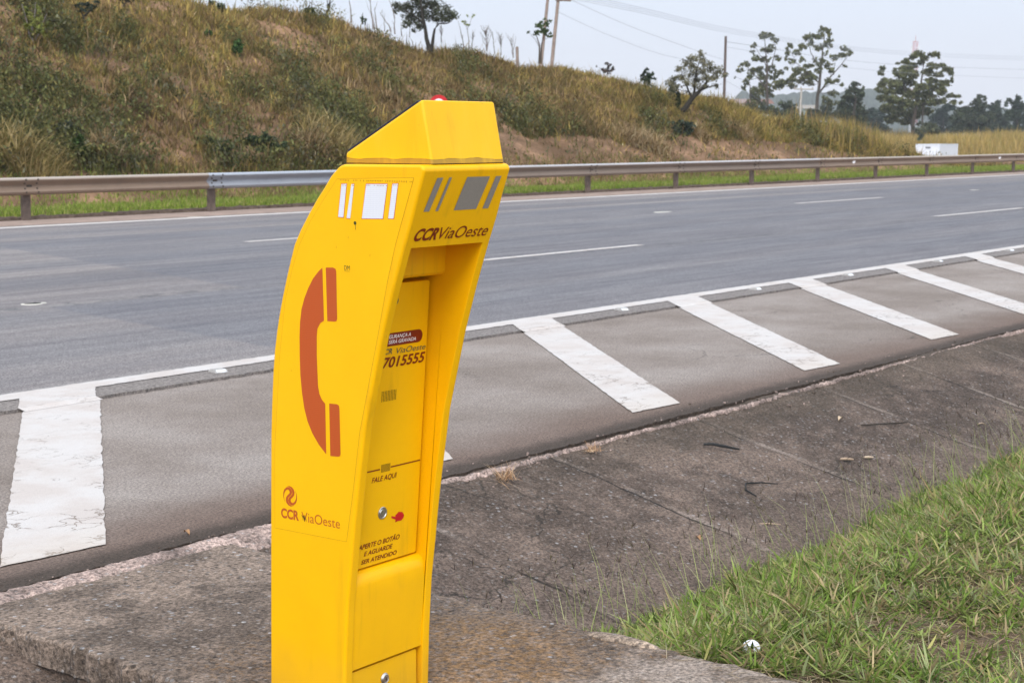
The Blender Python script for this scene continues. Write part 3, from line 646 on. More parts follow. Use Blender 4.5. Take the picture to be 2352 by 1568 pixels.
# solar panel lies on the slope
sl_ = Vector((0, 2.7465 - 2.5015, 1.379 - 1.505)); L_ = sl_.length; ang = math.atan2(sl_.z, sl_.y)
rm = Matrix.Rotation(ang, 3, 'X'); cpt = Vector(((cl + cr_) / 2, (2.746 + 2.5015) / 2, (1.379 + 1.505) / 2)); nrm_ = rm @ Vector((0, 0, 1))
mb = MB(); mb.box(cpt + nrm_ * .003 + rm @ Vector((0, .006, 0)), (cr_ - cl - .012, L_ - .022, .005), 0, rm)
kid(mb.build('solar_panel', [M['panel']], None, None, .001), box)
# thin dark gasket between cap and body
mb = MB(); mb.box(((cl + cr_) / 2, 2.609, 1.3545), (cr_ - cl - .004, .270, .004)); kid(mb.build('gasket', [M['black']]), box)

# ---- lettering helpers
def text_mesh(s, bold=0.0):
    c = bpy.data.curves.new('t', 'FONT'); c.body = s; c.size = 1; c.offset = bold; c.resolution_u = 6
    o = bpy.data.objects.new('t', c); COL.objects.link(o); dg = bpy.context.evaluated_depsgraph_get(); dg.update()
    me = bpy.data.meshes.new_from_object(o.evaluated_get(dg)); bpy.data.objects.remove(o)
    V = np.array([v.co[:2] for v in me.vertices]); F = [tuple(p.vertices) for p in me.polygons]; bpy.data.meshes.remove(me)
    return V, F
def fit_text(s, x0, x1, z0, z1, bold=0.0, shear=0.0, capref=None, slope=0.0):
    """fit the text's ink between x0..x1 and baseline z0..cap height z1"""
    V, F = text_mesh(s, bold)
    ref, _ = text_mesh('H' if capref is None else capref, bold); h = ref[:, 1].max() - max(ref[:, 1].min(), 0)
    y = V[:, 1] / h * (z1 - z0); x = V[:, 0].copy()
    x = x + shear * V[:, 1] / h * h
    x = (x - x.min()) / (x.max() - x.min()) * (x1 - x0) + x0
    return np.stack([x, z0 + y + slope * (x - x0)], 1), F
class Decal:
    """flat shapes laid on one face of the box, each a fraction of a millimetre proud"""
    def __init__(s, to3): s.to3 = to3; s.mb = MB()
    def poly(s, pts, m, lift): s.mb.add([s.to3(a, b, lift) for a, b in pts], [tuple(range(len(pts)))], m); return s
    def quads(s, A, B, m, lift):
        k = len(A); s.mb.add([s.to3(a, b, lift) for a, b in A] + [s.to3(a, b, lift) for a, b in B], [(i, i + 1, k + i + 1, k + i) for i in range(k - 1)], m); return s
    def text(s, VF, m, lift): s.mb.add([s.to3(a, b, lift) for a, b in VF[0]], VF[1], m); return s
    def dot(s, c, r, m, lift, n=8): return s.poly([(c[0] + r * math.cos(2 * math.pi * i / n), c[1] + r * math.sin(2 * math.pi * i / n)) for i in range(n)], m, lift)
    def line(s, a, b, w, m, lift):
        a = np.array(a); b = np.array(b); t = (b - a) / np.linalg.norm(b - a); n = np.array([-t[1], t[0]]) * w / 2
        return s.poly([a + n, a - n, b - n, b + n], m, lift)
    def build(s, name, mats, parent):
        o = pyd(name, s.mb.V, s.mb.F, mats, None, False, s.mb.M); return kid(o, parent)
# ---- left side sheet with the handset, logo and operator's name (x runs towards -Y)
sd3 = lambda v, z, l: (uL - .0006 - l, v, z)
dc = Decal(sd3)
st = D['sticker']; dc.poly(st, 0, 0)
r = np.random.default_rng(5)
for a, b in zip(st, st[1:] + st[:1]):          # grimy cut edge
    dc.line(a, b, .0016, 5, -.0002)
for i in range(46):                            # frayed top row
    t = i / 45; v = st[0][0] + (st[1][0] - st[0][0]) * t
    if r.random() < .8: dc.poly([(v - .0016, st[0][1] - .001), (v + .0016, st[0][1] - .001), (v, st[0][1] - .0045 - .002 * r.random())], 5, .0003)
for h in D['handset']: dc.poly(h, 1, .0005)
for wq in D['white']:
    a, b, c, d = [np.array(q) for q in wq]; cen = (a + b + c + d) / 4
    dc.poly([cen + (q - cen) * 1.0 + np.sign(q - cen) * .0012 for q in (a, b, c, d)], 3, .0003); dc.poly([a, b, c, d], 2, .0006)
    n_ = max(3, int(abs(a[0] - b[0]) / .0045))
    for i in range(n_):
        v = a[0] + (b[0] - a[0]) * (i + .5) / n_
        if r.random() < .85: dc.poly([(v - .0014, a[1] - .0018), (v + .0014, a[1] - .0018), (v, a[1] - .0046)], 6, .0009)
for A_, B_ in D['logo']: dc.quads(A_, B_, 1, .0006)
flip = lambda VF: (np.stack([-VF[0][:, 0], VF[0][:, 1]], 1), VF[1])
dc.text(flip(fit_text('CCR', -2.9449, -2.8815, .4557, .4800, .034)), 1, .0006)
dc.text(flip(fit_text('ViaOeste', -2.8725, -2.7402, .4553, .4795, -.004)), 1, .0006)
# marker scribbles
dc.text(flip(fit_text('DM', -2.7146, -2.6958, 1.0985, 1.1095, .0)), 4, .0006); dc.line((2.7146, 1.0955), (2.6965, 1.0955), .0007, 4, .0006)
for i in range(9):
    dc.line((2.871 - .0012 * i + r.normal(0, .001), .471 + r.normal(0, .002)), (2.866 - .0013 * i + r.normal(0, .002), .458 + r.normal(0, .003)), .0009, 4, .0009)
dc.dot(D['nail'], .0045, 4, .0006); dc.line((D['nail'][0], D['nail'][1]), (D['nail'][0] - .002, D['nail'][1] - .016), .0014, 4, .0006)
for q in ((2.70, 1.18), (2.63, 1.14), (2.58, .95), (2.90, .84), (2.74, 1.155)): dc.line(q, (q[0] + .0005, q[1] - .006), .0011, 5, .0006)
dc.build('side_sticker', [M['sheet'], M['orange'], M['white'], M['red'], M['scribble'], M['seam'], M['seam']], box)
# ---- header: grey reflective bars and the operator's name
slope_ = (fv(1.3) - fv(1.16)) / .14
nh = Vector((0, -1, slope_)).normalized(); nh = Vector((0, -1, 0)) if False else Vector((0, -.14, -(fv(1.16) - fv(1.3)))).normalized()
fr3 = lambda u, z, l: tuple(Vector((u, fv(z), z)) + nh * (l + .0008))
dc = Decal(fr3)
for q in D['grey']: dc.poly(q, 0, .0)
dc.text(fit_text('CCR', 2.9265, 3.0115, 1.1748, 1.2030, .034, .42), 1, .0003)
dc.text(fit_text('ViaOeste', 3.0165, 3.2056, 1.1748, 1.2028, .002, .30), 1, .0003)
dc.build('header_sticker', [M['grey'], M['maroon']], box)
# ---- upper door
dz0, dz1 = .335, 1.056; du0, du1 = uL + T + .004, 3.1925
def dv(z): return 2.690 + (1.055 - z) / (1.055 - .333) * .055
nd = Vector((0, -(1.055 - .333), -.055)).normalized()
def slab_door(name, u0, u1, z0, z1, vf, nn, th, rad, mat):
    pts = []
    for cu, cz, a0 in ((u1 - rad, z1 - rad, 0), (u0 + rad, z1 - rad, 90), (u0 + rad, z0 + rad, 180), (u1 - rad, z0 + rad, 270)):
        for i in range(7): g = R(a0 + 15 * i); pts.append((cu + rad * math.cos(g), cz + rad * math.sin(g)))
    bm = bmesh.new(); f_ = [bm.verts.new((u, vf(z), z)) for u, z in pts]; k_ = [bm.verts.new(Vector((u, vf(z), z)) - nn * th) for u, z in pts]
    ff = bm.faces.new(f_); n = len(pts)
    for i in range(n): j = (i + 1) % n; bm.faces.new((f_[i], f_[j], k_[j], k_[i]))
    bmesh.ops.recalc_face_normals(bm, faces=bm.faces)
    bmesh.ops.bevel(bm, geom=list(ff.edges), offset=.003, segments=2, affect='EDGES', profile=.5)
    me = bpy.data.meshes.new(name); bm.to_mesh(me); bm.free(); o = link(name, me, mat)
    o.data.polygons.foreach_set('use_smooth', np.ones(len(o.data.polygons), dtype=bool)); o.data.set_sharp_from_angle(angle=R(40))
    kid(o, box); q = o.modifiers.new('weighted', 'WEIGHTED_NORMAL'); q.keep_sharp = True; return o
door = slab_door('door', du0, du1, dz0, dz1, dv, nd, .030, .008, M['door'])
dr3 = lambda u, z, l: tuple(Vector((u, dv(z), z)) + nd * (l + .0006))
dc = Decal(dr3)
pl = [(2.96, .9313), (3.1545, .9313)] + [(3.1555 + .0167 * math.sin(R(a)), .9146 + .0167 * math.cos(R(a))) for a in range(15, 180, 15)] + [(3.1545, .8979), (2.96, .8979)]
dc.poly(pl, 0, 0)
it = .26
dc.text(fit_text('POR SEGURANÇA A', 2.996, 3.1255, .9172, .9262, .010, it), 1, .0004)
dc.text(fit_text('LIGAÇÃO SERÁ GRAVADA', 2.975, 3.1460, .9040, .9130, .010, it), 1, .0004)
dc.text(fit_text('CCR', 3.010, 3.0565, .8788, .8920, .018, it), 2, .0004)
dc.text(fit_text('ViaOeste', 3.0730, 3.1860, .8772, .8912, .0, it), 2, .0004)
dc.text(fit_text('7015555', 3.0227, 3.1865, .8448, .8705, .024, it), 0, .0004)
g1 = Decal(dr3); g2 = Decal(dr3); hs_ = Decal(dr3); tl = Decal(dr3)
for a, b in ((0, 1), (2, 3)): tl.line(D['lines'][a], D['lines'][b], .0034, 0, .0002)
for i in range(10):
    for j in range(8): g1.dot((3.0265 + .0058 * i, 0.7600 + .0034 * j), .0014, 0, .0003)
for i in range(8):
    for j in range(7): g2.dot((3.0385 + .0044 * i, .5768 + .0029 * j), .0013, 0, .0003)
g1.build('speaker_grille', [M['black']], door); g2.build('microphone_grille', [M['black']], door)
tl.text(fit_text('FALE AQUI', 3.0028, 3.0985, .5537, .5668, .014, it), 0, .0003)
hs_.poly(D['hand'], 0, .0003); hs_.build('pointing_hand', [M['red']], door); tl.build('talk_here_print', [M['maroon']], door)
db = Decal(dr3)
db.text(fit_text('APERTE O BOTÃO', 2.9651, 3.1220, .3862, .3985, .018, it), 0, .0003)
db.text(fit_text('E AGUARDE', 2.9867, 3.0962, .3668, .3782, .018, it), 0, .0003)
db.text(fit_text('SER ATENDIDO', 2.9773, 3.1135, .3466, .3575, .018, it), 0, .0003)
dc.build('notice', [M['maroon'], M['white_ink'], M['dkgrey']], door); db.build('button_instructions', [M['maroon']], door)
def stud(name, c, nn, prof, mat, parent):
    """turned part: (radius, height above the face) profile"""
    mb = MB(); c = Vector(c); a = nn.cross(Vector((1, 0, 0))).normalized(); b = nn.cross(a); n = 24; V = []; F = []
    for rr, h in prof:
        for i in range(n): g = 2 * math.pi * i / n; V.append(c + nn * h + (a * math.cos(g) + b * math.sin(g)) * rr)
    for k in range(len(prof) - 1):
        for i in range(n): F.append((k * n + i, k * n + (i + 1) % n, (k + 1) * n + (i + 1) % n, (k + 1) * n + i))
    F.append(tuple((len(prof) - 1) * n + i for i in range(n)))
    mb.add(V, F); return kid(mb.build(name, [mat], None, 35), parent)
bc = Vector((3.0497, dv(.4681), .4681))
stud('push_button', bc, nd, [(.0165, 0), (.0165, .002), (.0150, .0032), (.0132, .0032), (.0120, .0016), (.0105, .0016), (.0095, .0028), (.0085, .0030), (.006, .0026), (.001, .0022)], M['steel'], door)
kc = Vector((3.060 - .004, dv(1.0134), 1.0134))
stud('lock', kc, nd, [(.013, 0), (.013, .003), (.011, .005), (.009, .005), (.008, .003), (.002, .003)], M['dark_steel'], door)
# ---- lower door with its lock
lv = lambda z: 2.7435
low = slab_door('lower_door', uL + T + .003, 3.190, ZB + .002, .0745, lv, Vector((0, -1, 0)), .03, .006, M['door'])
lc = Vector((3.0617, 2.7435, .0276)); lk = stud('lock', lc, Vector((0, -1, 0)), [(.0150, 0), (.0150, .002), (.0125, .005), (.0105, .0062), (.0095, .0055), (.0085, .0055), (.0015, .0060)], M['steel'], low)
mb = MB(); mb.box(lc + Vector((0, -.0062, 0)), (.0022, .0012, .009)); kid(mb.build('keyway', [M['black']]), low)

# ================================================================== GUARDRAIL
GV = 22.86                       # face of the rail
rail = empty('guardrail', (16.83, 22.95, 0)); tag(rail, 'long W-beam steel guardrail stained brown with dust, along the far edge of the road', 'guardrail')
prof = [(.018, .738), (.055, .732), (.078, .712), (.082, .690), (.066, .664), (.022, .628), (.006, .606), (.004, .588), (.020, .566), (.066, .530), (.082, .504), (.078, .478), (.055, .456), (.018, .448)]
def rail_panel(u0, u1, mat):
    mb = MB(); V = []; F = []; n = len(prof); us_ = [u0, u1]
    for u in us_:
        for d_, z in prof: V.append((u, GV - d_, z))
        for d_, z in prof[::-1]: V.append((u, GV - d_ + .004, z - .001))
    k = 2 * n
    for i in range(k): j = (i + 1) % k; F.append((i, j, k + j, k + i))
    F.append(tuple(range(k - 1, -1, -1))); F.append(tuple(range(k, 2 * k)))
    mb.add(V, F, 0)
    # splice bolts, and the slotted post bolt in the valley
    for ub in (u0 + .09, u0 + .33):
        for z, d_ in ((.700, .084), (.640, .044), (.552, .044), (.492, .084)): mb.disc((ub, GV - d_ + .004, z), (0, -1, 0), .016, .014, 8, 1)
    mb.box((u0 + .20, GV - .010, .597), (.10, .012, .034), 1)
    o = mb.build('rail_panel', [mat, M['rust']], None, 40); return kid(o, rail)
M['rust'] = plain('rusty bolt', (.07, .055, .045), .8, .3, .2, .3, 60)
for k in range(-3, 24):
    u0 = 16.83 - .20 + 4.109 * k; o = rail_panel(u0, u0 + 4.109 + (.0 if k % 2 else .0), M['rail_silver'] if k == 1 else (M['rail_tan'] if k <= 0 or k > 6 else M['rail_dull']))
    if k % 2: o.data.transform(Matrix.Translation((0, -.0045, 0)))
    mb = MB(); u = 16.83 + 4.109 * k; y0 = GV + .06
    mb.box((u, y0 + .010, .33), (.15, .006, .76)); mb.box((u - .072, y0 + .045, .33), (.006, .064, .758)); mb.box((u + .072, y0 + .045, .33), (.006, .064, .758))
    kid(mb.build('post', [M['post']]), rail)
    mb = MB(); mb.box((u, GV + .033, .60), (.10, .058, .24)); kid(mb.build('spacer', [M['post']], None, None, .006), rail)
for px_, py_ in ((1962, 399), (2297, 372)):
    u = at(px_, py_, 1); d_ = u - CAM; p = CAM + d_ * ((GV - .05) / d_[1])
    mb = MB(); mb.disc((p[0], GV - .008, .610), (-.5, -1, 0), .055, .03, 16); mb.tube([(p[0], GV + .0, .61), (p[0] - .01, GV - .02, .61)], .02, 8)
    o = kid(mb.build('reflector', [M['white_ink']]), rail); tag(o, 'round white reflector in the rail valley')

# road studs
def road_stud(x, y, rz, label, i, first=[None]):
    if first[0] is None:
        r_ = empty('road_stud', (0, 0, 0))
        bm = bmesh.new(); V = [bm.verts.new(q) for q in ((-.05, -.045, 0), (.05, -.045, 0), (.05, .045, 0), (-.05, .045, 0), (-.025, -.038, .018), (.025, -.038, .018), (.025, .038, .018), (-.025, .038, .018))]
        for f in ((4, 5, 6, 7), (0, 1, 5, 4), (1, 2, 6, 5), (2, 3, 7, 6), (3, 0, 4, 7)): bm.faces.new([V[q] for q in f])
        me = bpy.data.meshes.new('housing'); bm.to_mesh(me); bm.free(); link('housing', me, plain('grey white stud plastic', (.34, .32, .30), .6, .3), r_)
        pyd('lens', [(-.0465, -.032, .004), (-.0295, -.032, .0165), (-.0295, .032, .0165), (-.0465, .032, .004)], [(0, 1, 2, 3)], plain('clear lens', (.75, .78, .82), .15, .6), r_)
        first[0] = r_
    else:
        r_ = first[0].copy(); COL.objects.link(r_)
        for ch in first[0].children: c = ch.copy(); COL.objects.link(c); c.parent = r_
    r_.location = (x, y, .019); r_.rotation_euler = (0, 0, rz); tag(r_, label, 'road stud', 'studs along the edge line'); return r_
for i, (x, y, lb) in enumerate([(6.66, 7.275, 'white road stud left of the yellow call box, beside the near edge line'),
                     (8.85, 7.28, 'white road stud just behind the yellow call box, beside the near edge line'),
                     (11.04, 7.28, 'nearest white road stud right of the yellow call box'),
                     (13.28, 7.29, 'second white road stud to the right of the yellow call box'),
                     (15.2, 7.29, 'third white road stud to the right of the yellow call box'),
                     (17.5, 7.3, 'fourth white road stud to the right of the yellow call box'),
                     (19.7, 7.3, 'farthest white road stud of the near edge line, at the right edge')]):
    road_stud(x, y, R(90) if i % 2 else R(75), lb, i)
def scar(name, c, ru, rv, label, mat, seed):
    o = blob_patch(name, (c[0], c[1]), ru, rv, .019, mat, seed, .004, 28); rebase(o, (c[0], c[1], .019)); return tag(o, label, 'stud scar', 'old stud scars on the lanes')
M['glue'] = plain('old glue', (.46, .43, .38), .9, .2, 0, .2, 20)
scar('stud_scar', (8.47, 11.5), .12, .10, 'round pale glue scar with a dark middle, left on the lane line', M['glue'], 3)
scar('stud_scar', (25.85, 16.17), .30, .12, 'pale broken glue patch on the far lane line right of the call box', M['glue'], 4)
scar('stud_scar', (41.4, 16.35), .22, .10, 'small pale glue patch on the far lane near the right edge', M['glue'], 5)
scar('stud_scar', (19.35, 21.62), .16, .10, 'pale glue patch beside the far edge line at left', M['glue'], 6)
bl = blob_patch('tar_spot', (8.47, 11.5), .07, .055, .0235, M['black'], 8, .002, 20); rebase(bl, (8.60, 11.68, .02)); tag(bl, 'dark hollow in the round glue scar on the lane line', 'tar spot')

# round prohibition sign standing behind the guardrail, only its top shows above the call box
sg = at(1008, 236, 36.4); sgb = (float(sg[0]), float(sg[1]), .05)
sign = empty('road_sign', sgb); tag(sign, 'round white road sign with a red rim, peeping over the yellow call box', 'road sign')
mb = MB(); nv = Vector((-hd[0], -hd[1], 0)).normalized(); c = Vector((sg[0], sg[1], float(at(1008, 239.5, 36.4)[2])))
mb.disc(c - nv * .004, nv, .206, .008, 48, 0); o = kid(mb.build('sign_plate', [M['red']]), sign)
mb = MB(); mb.disc(c + nv * .0042, nv, .122, .002, 48, 0); kid(mb.build('sign_face', [M['white_ink']]), sign)
mb = MB(); mb.tube([(sg[0] - nv.x * .04, sg[1] - nv.y * .04, -.1), (sg[0] - nv.x * .04, sg[1] - nv.y * .04, c.z + .1)], .03, 10); kid(mb.build('pole', [M['rail_silver']]), sign)

# ================================================================== TRUCK, MARKER POST, POLES, WIRES, TOWER, HOUSES
M['tw'] = plain('white truck paint', (.72, .73, .78), .4, .4, 0, .04, 2)
gm = NM('scribbled white truck side'); gx = gm.xyz(gm.n('ShaderNodeTexCoord').outputs['Object'])
gn = gm.noise(1.1, 4, .6, gm.n('ShaderNodeTexCoord').outputs['Object'], 2.2)
gl = gm.mth('MULTIPLY', gm.step(gm.mth('ABSOLUTE', gm.mth('SUBTRACT', gn, .5)), .012, .03, 1, 0), gm.step(gx[2], .95, 1.25, 1, 0))
gc = gm.mix(gl, (.70, .69, .73), (.26, .10, .22)); gc = gm.mix(gm.mth('MULTIPLY', gm.step(gm.noise(1.3, 3, .5, gm.n('ShaderNodeTexCoord').outputs['Object']), .5, .6), gm.step(gx[2], .9, 1.2, .6, 0)), gc, (.55, .56, .52))
M['tside'] = gm.done(gc, .5, .3)
M['tglass'] = plain('dark windscreen', (.025, .03, .03), .12, .6); M['tyre'] = plain('tyre rubber', (.02, .02, .02), .8, .2)
tp = at(2157, 362, 163); ta = R(30)
fx = -rt * math.sin(ta) - hd * math.cos(ta); lf = np.array([-fx[1], fx[0], 0]); zg = -3.1
TM = Matrix(((fx[0], lf[0], 0), (fx[1], lf[1], 0), (0, 0, 1)))
truck = empty('box_truck', (0, 0, 0)); tag(truck, 'white box truck with a scribbled cargo side, beyond the guardrail at the right', 'truck')
org = Vector((tp[0], tp[1], zg)); Wt = 2.35; Ht = float(at(2150, 342.5, 163)[2] - zg) + .48
truck.location = org; truck.rotation_euler = (0, 0, math.atan2(fx[1], fx[0]))
# local frame: x forward, y to the truck's left, origin under the front left corner of the cargo box
def tk(mb, name, mats, bevel=0, smooth=None, parent=truck):
    o = mb.build(name, mats, None, smooth, bevel); o.parent = parent; return o
mb = MB(); mb.box((-3.4, -Wt / 2, .62 + (Ht - .62) / 2), (6.8, Wt, Ht - .62), 0)
cargo = tk(mb, 'cargo_box', [M['tside']], .05)
mb = MB()
for y in (-.02, -Wt + .02): mb.box((.015, y, .62 + (Ht - .62) / 2), (.06, .10, Ht - .60))
mb.box((.015, -Wt / 2, Ht - .03), (.06, Wt, .10)); mb.box((-3.4, .012, Ht - .03), (6.8, .03, .09)); mb.box((-3.4, .012, .66), (6.8, .03, .10)); mb.box((-6.79, .012, .62 + (Ht - .62) / 2), (.10, .03, Ht - .62))
tk(mb, 'trim', [M['tw']])
mb = MB(); mb.box((.06, -Wt * .5 + .05, Ht - .33), (.05, .50, .12)); tk(mb, 'vent', [plain('dark vent', (.12, .12, .13), .7)])
# cab
prof_c = [(.12, .55), (1.72, .55), (1.80, .75), (1.74, 1.15), (1.30, 1.95), (1.10, 2.05), (.12, 2.08)]
mb = MB(); V = [(x, y, z) for y in (-.12, -Wt + .12) for x, z in prof_c]; n = len(prof_c)
mb.add(V, [tuple(range(n)), tuple(range(2 * n - 1, n - 1, -1))] + [(i, (i + 1) % n, n + (i + 1) % n, n + i) for i in range(n)]); cab = tk(mb, 'cab', [M['tw']], .06)
mb = MB(); V = [(1.755, -.26, 1.17), (1.755, -Wt + .26, 1.17), (1.35, -Wt + .30, 1.90), (1.35, -.30, 1.90)]; V2 = [(x + .012, y, z + .008) for x, y, z in V]
mb.add(V + V2, [(0, 1, 2, 3), (4, 7, 6, 5), (0, 4, 5, 1), (1, 5, 6, 2), (2, 6, 7, 3), (3, 7, 4, 0)]); tk(mb, 'windscreen', [M['tglass']])
mb = MB(); V = [(.45, -.105, 1.20), (1.55, -.105, 1.20), (1.22, -.105, 1.85), (.45, -.105, 1.85)]; V2 = [(x, y - .02, z) for x, y, z in V]
mb.add(V + V2, [(0, 1, 2, 3), (4, 7, 6, 5), (0, 4, 5, 1), (1, 5, 6, 2), (2, 6, 7, 3), (3, 7, 4, 0)]); tk(mb, 'side_window', [M['tglass']])
mb = MB(); mb.box((1.74, -Wt / 2, .60), (.16, Wt - .2, .22)); tk(mb, 'bumper', [M['tw']], .03)
for y in (.10, -Wt - .10):
    mb = MB(); mb.box((1.45, y, 1.55), (.10, .18, .42)); mb.tube([(1.45, y, 1.75), (1.38, y * .4 - (Wt * .3 if y < 0 else .05), 1.85)], .02, 6); tk(mb, 'mirror', [M['tyre']], .02)
for y in (-.42, -Wt + .42):
    mb = MB(); mb.disc((1.775, y, .86), (1, 0, 0), .11, .03, 16); tk(mb, 'headlight', [plain('headlamp', (.7, .72, .75), .2, .6)])
for x in (.95, -4.9):
    for y in (-.06, -Wt + .30):
        mb = MB(); mb.disc((x, y - .24, .45), (0, 1, 0), .45, .24, 24); wl = tk(mb, 'wheel', [M['tyre']], .03)
        mb = MB(); mb.disc((x, y - .01, .45), (0, 1, 0), .22, .02, 16); tk(mb, 'hub', [M['rail_silver']], 0, None, wl)
mb = MB(); mb.box((-2.7, -Wt / 2, .55), (8.0, .9, .16)); tk(mb, 'chassis', [M['tyre']])

mp = at(2082, 392, 66); zb_ = float(hz(mp[0], mp[1])); zt_ = float(at(2082, 354.5, 66)[2])
post = empty('marker_post', (mp[0], mp[1], zb_)); tag(post, 'short white marker post with a yellow top, behind the guardrail left of the truck', 'marker post')
mb = MB(); mb.tube([(mp[0], mp[1], zb_ - .1), (mp[0], mp[1], zt_ - .14)], .07, 12); kid(mb.build('shaft', [M['tw']], None, 40), post)
mb = MB(); mb.tube([(mp[0], mp[1], zt_ - .14), (mp[0], mp[1], zt_ - .02), (mp[0], mp[1], zt_)], [.085, .085, .05], 12); kid(mb.build('cap', [plain('yellow marker cap', (.62, .40, .08), .6)], None, 40), post)

def pole(name, label, pb, pt, depth, r0, r1, mat, arm=None, drop=4.0):
    a = at(*pb, depth); b = at(*pt, depth); d_ = (b - a) / np.linalg.norm(b - a); a2 = a - d_ * drop
    e = empty(name, tuple(a2)); tag(e, label, 'utility pole', 'utility poles beyond the hill')
    mb = MB(); mb.tube([a2, a, b], [r0 * 1.1, r0, r1], 10); kid(mb.build('shaft', [mat], None, 40), e)
    if arm:
        for (x0, y0), (x1, y1) in arm:
            p = Vector(at(x0, y0, depth - .12)); q = Vector(at(x1, y1, depth - .12)); c = (p + q) / 2; L = (q - p).length
            mb = MB(); mb.tube([p, q], .055, 4); kid(mb.build('crossarm', [mat]), e)
            for t in (.06, .36, .94):
                w_ = p.lerp(q, t); mb = MB(); mb.tube([w_, w_ + Vector((0, 0, .05)), w_ + Vector((0, 0, .16)), w_ + Vector((0, 0, .2))], [.02, .05, .05, .02], 8); kid(mb.build('insulator', [M['conc_pole']]), e)
    return e
pole('utility_pole', 'left, thinner wooden pole of the leaning pair on the hilltop', (1243, 147), (1262, -40), 80, .085, .075, M['wood'])
p2 = pole('utility_pole', 'right pole of the leaning pair on the hilltop, with a crossarm', (1268, 143), (1285, -30), 80, .095, .08, M['wood'], [((1276, 0), (1312, 1.5))])
pole('utility_pole', 'tall dark wooden pole behind the leaning tree at the foot of the hill', (1663, 234), (1667, 84), 110, .10, .085, plain('dark pole wood', (.11, .08, .07), .9, .2, 0, .2, 6))
pole('utility_pole', 'pale concrete pole with a crossarm in front of the tall eucalyptus', (1836, 284), (1841, 203), 140, .115, .085, M['conc_pole'], [((1823, 204.5), (1869, 205.5))])
def wire(label, pts, rad, group='power lines across the sky'):
    P_ = [Vector(at(x, y, d_)) for x, y, d_ in pts]; Q = []
    for i in range(len(P_) - 1):
        a0 = P_[max(i - 1, 0)]; a1, a2 = P_[i], P_[i + 1]; a3 = P_[min(i + 2, len(P_) - 1)]
        for k in range(8):
            t = k / 8; Q.append(.5 * ((2 * a1) + (a2 - a0) * t + (2 * a0 - 5 * a1 + 4 * a2 - a3) * t * t + (3 * a1 - a0 - 3 * a2 + a3) * t ** 3))
    Q.append(P_[-1]); mb = MB(); mb.tube(Q, rad, 5); o = mb.build('power_line', [M['wire']]); rebase(o, tuple(Q[len(Q) // 2])); return tag(o, label, 'power line', group)
for k, nm in enumerate(('topmost', 'second', 'third', 'lowest')):
    o_ = (0, 4, 8, 12)[k]
    wire(nm + ' cable of the bundle of four that sweeps down across the whole sky', [(1330 - 20 * k, -14 + o_ * .3, 80), (1480, 20 + o_, 95), (1700, 70 + o_ * .9, 130), (1960, 108 + o_ * .7, 180), (2160, 123 + o_ * .7, 220), (2420, 133 + o_ * .7, 270)], .010)
wire('faint single cable running from the crossarm down behind the leaning tree', [(1312, 0, 80), (1440, 58, 85), (1600, 117, 92), (1662, 138, 110)], .010)
wire('lowest faint cable leaving the leaning pole pair', [(1282, 28, 80), (1400, 82, 86), (1530, 128, 100), (1664, 152, 110)], .009)
wire('upper cable from the dark wooden pole behind the eucalyptus to the right', [(1666, 96, 110), (1760, 110, 120), (1955, 140, 150), (2160, 154, 190), (2420, 162, 240)], .015)
wire('lower cable from the dark wooden pole behind the eucalyptus to the right', [(1666, 108, 110), (1760, 124, 120), (1955, 157, 150), (2160, 172, 190), (2420, 183, 240)], .011)
wire('short slack cable slanting down right from the dark wooden pole', [(1666, 185, 110), (1720, 215, 130), (1760, 240, 150)], .010)

tw_ = at(2098, 260, 620); tt = at(2100, 97, 620)
tower = empty('radio_tower', (tw_[0], tw_[1], -3)); tag(tower, 'slim red and white lattice radio mast behind the right eucalyptus', 'radio mast')
H_ = tt[2] + 3; bands = 9; mr = plain('faded mast red', (.50, .13, .12), .7); mw = plain('mast white', (.75, .74, .75), .7)
for b_ in range(bands):
    z0, z1 = -3 + H_ * b_ / bands, -3 + H_ * (b_ + 1) / bands
    mb = MB()
    wd_ = lambda z: 1.15 - .45 * (z + 3) / H_
    cs = lambda z: [Vector((tw_[0] + sx * wd_(z), tw_[1] + sy * wd_(z), z)) for sx, sy in ((-1, -1), (1, -1), (1, 1), (-1, 1))]
    A_, B_ = cs(z0), cs(z1)
    for i in range(4): mb.tube([A_[i], B_[i]], .06, 4); mb.tube([A_[i], B_[(i + 1) % 4]], .035, 4); mb.tube([A_[(i + 1) % 4], B_[i]], .035, 4); mb.tube([B_[i], B_[(i + 1) % 4]], .06, 4)
    kid(mb.build('mast_section', [mr if (bands - b_) % 2 else mw]), tower)
for s_ in (-1, 1): mb = MB(); mb.box((tw_[0] + s_ * 1.3 * rt[0], tw_[1] + s_ * 1.3 * rt[1], tt[2] - 3), (.5, .5, 2.6)); kid(mb.build('antenna', [mw]), tower)
mb = MB(); mb.tube([(tw_[0], tw_[1], tt[2]), (tw_[0], tw_[1], tt[2] + 2.2)], .07, 6); kid(mb.build('spike', [mr]), tower)

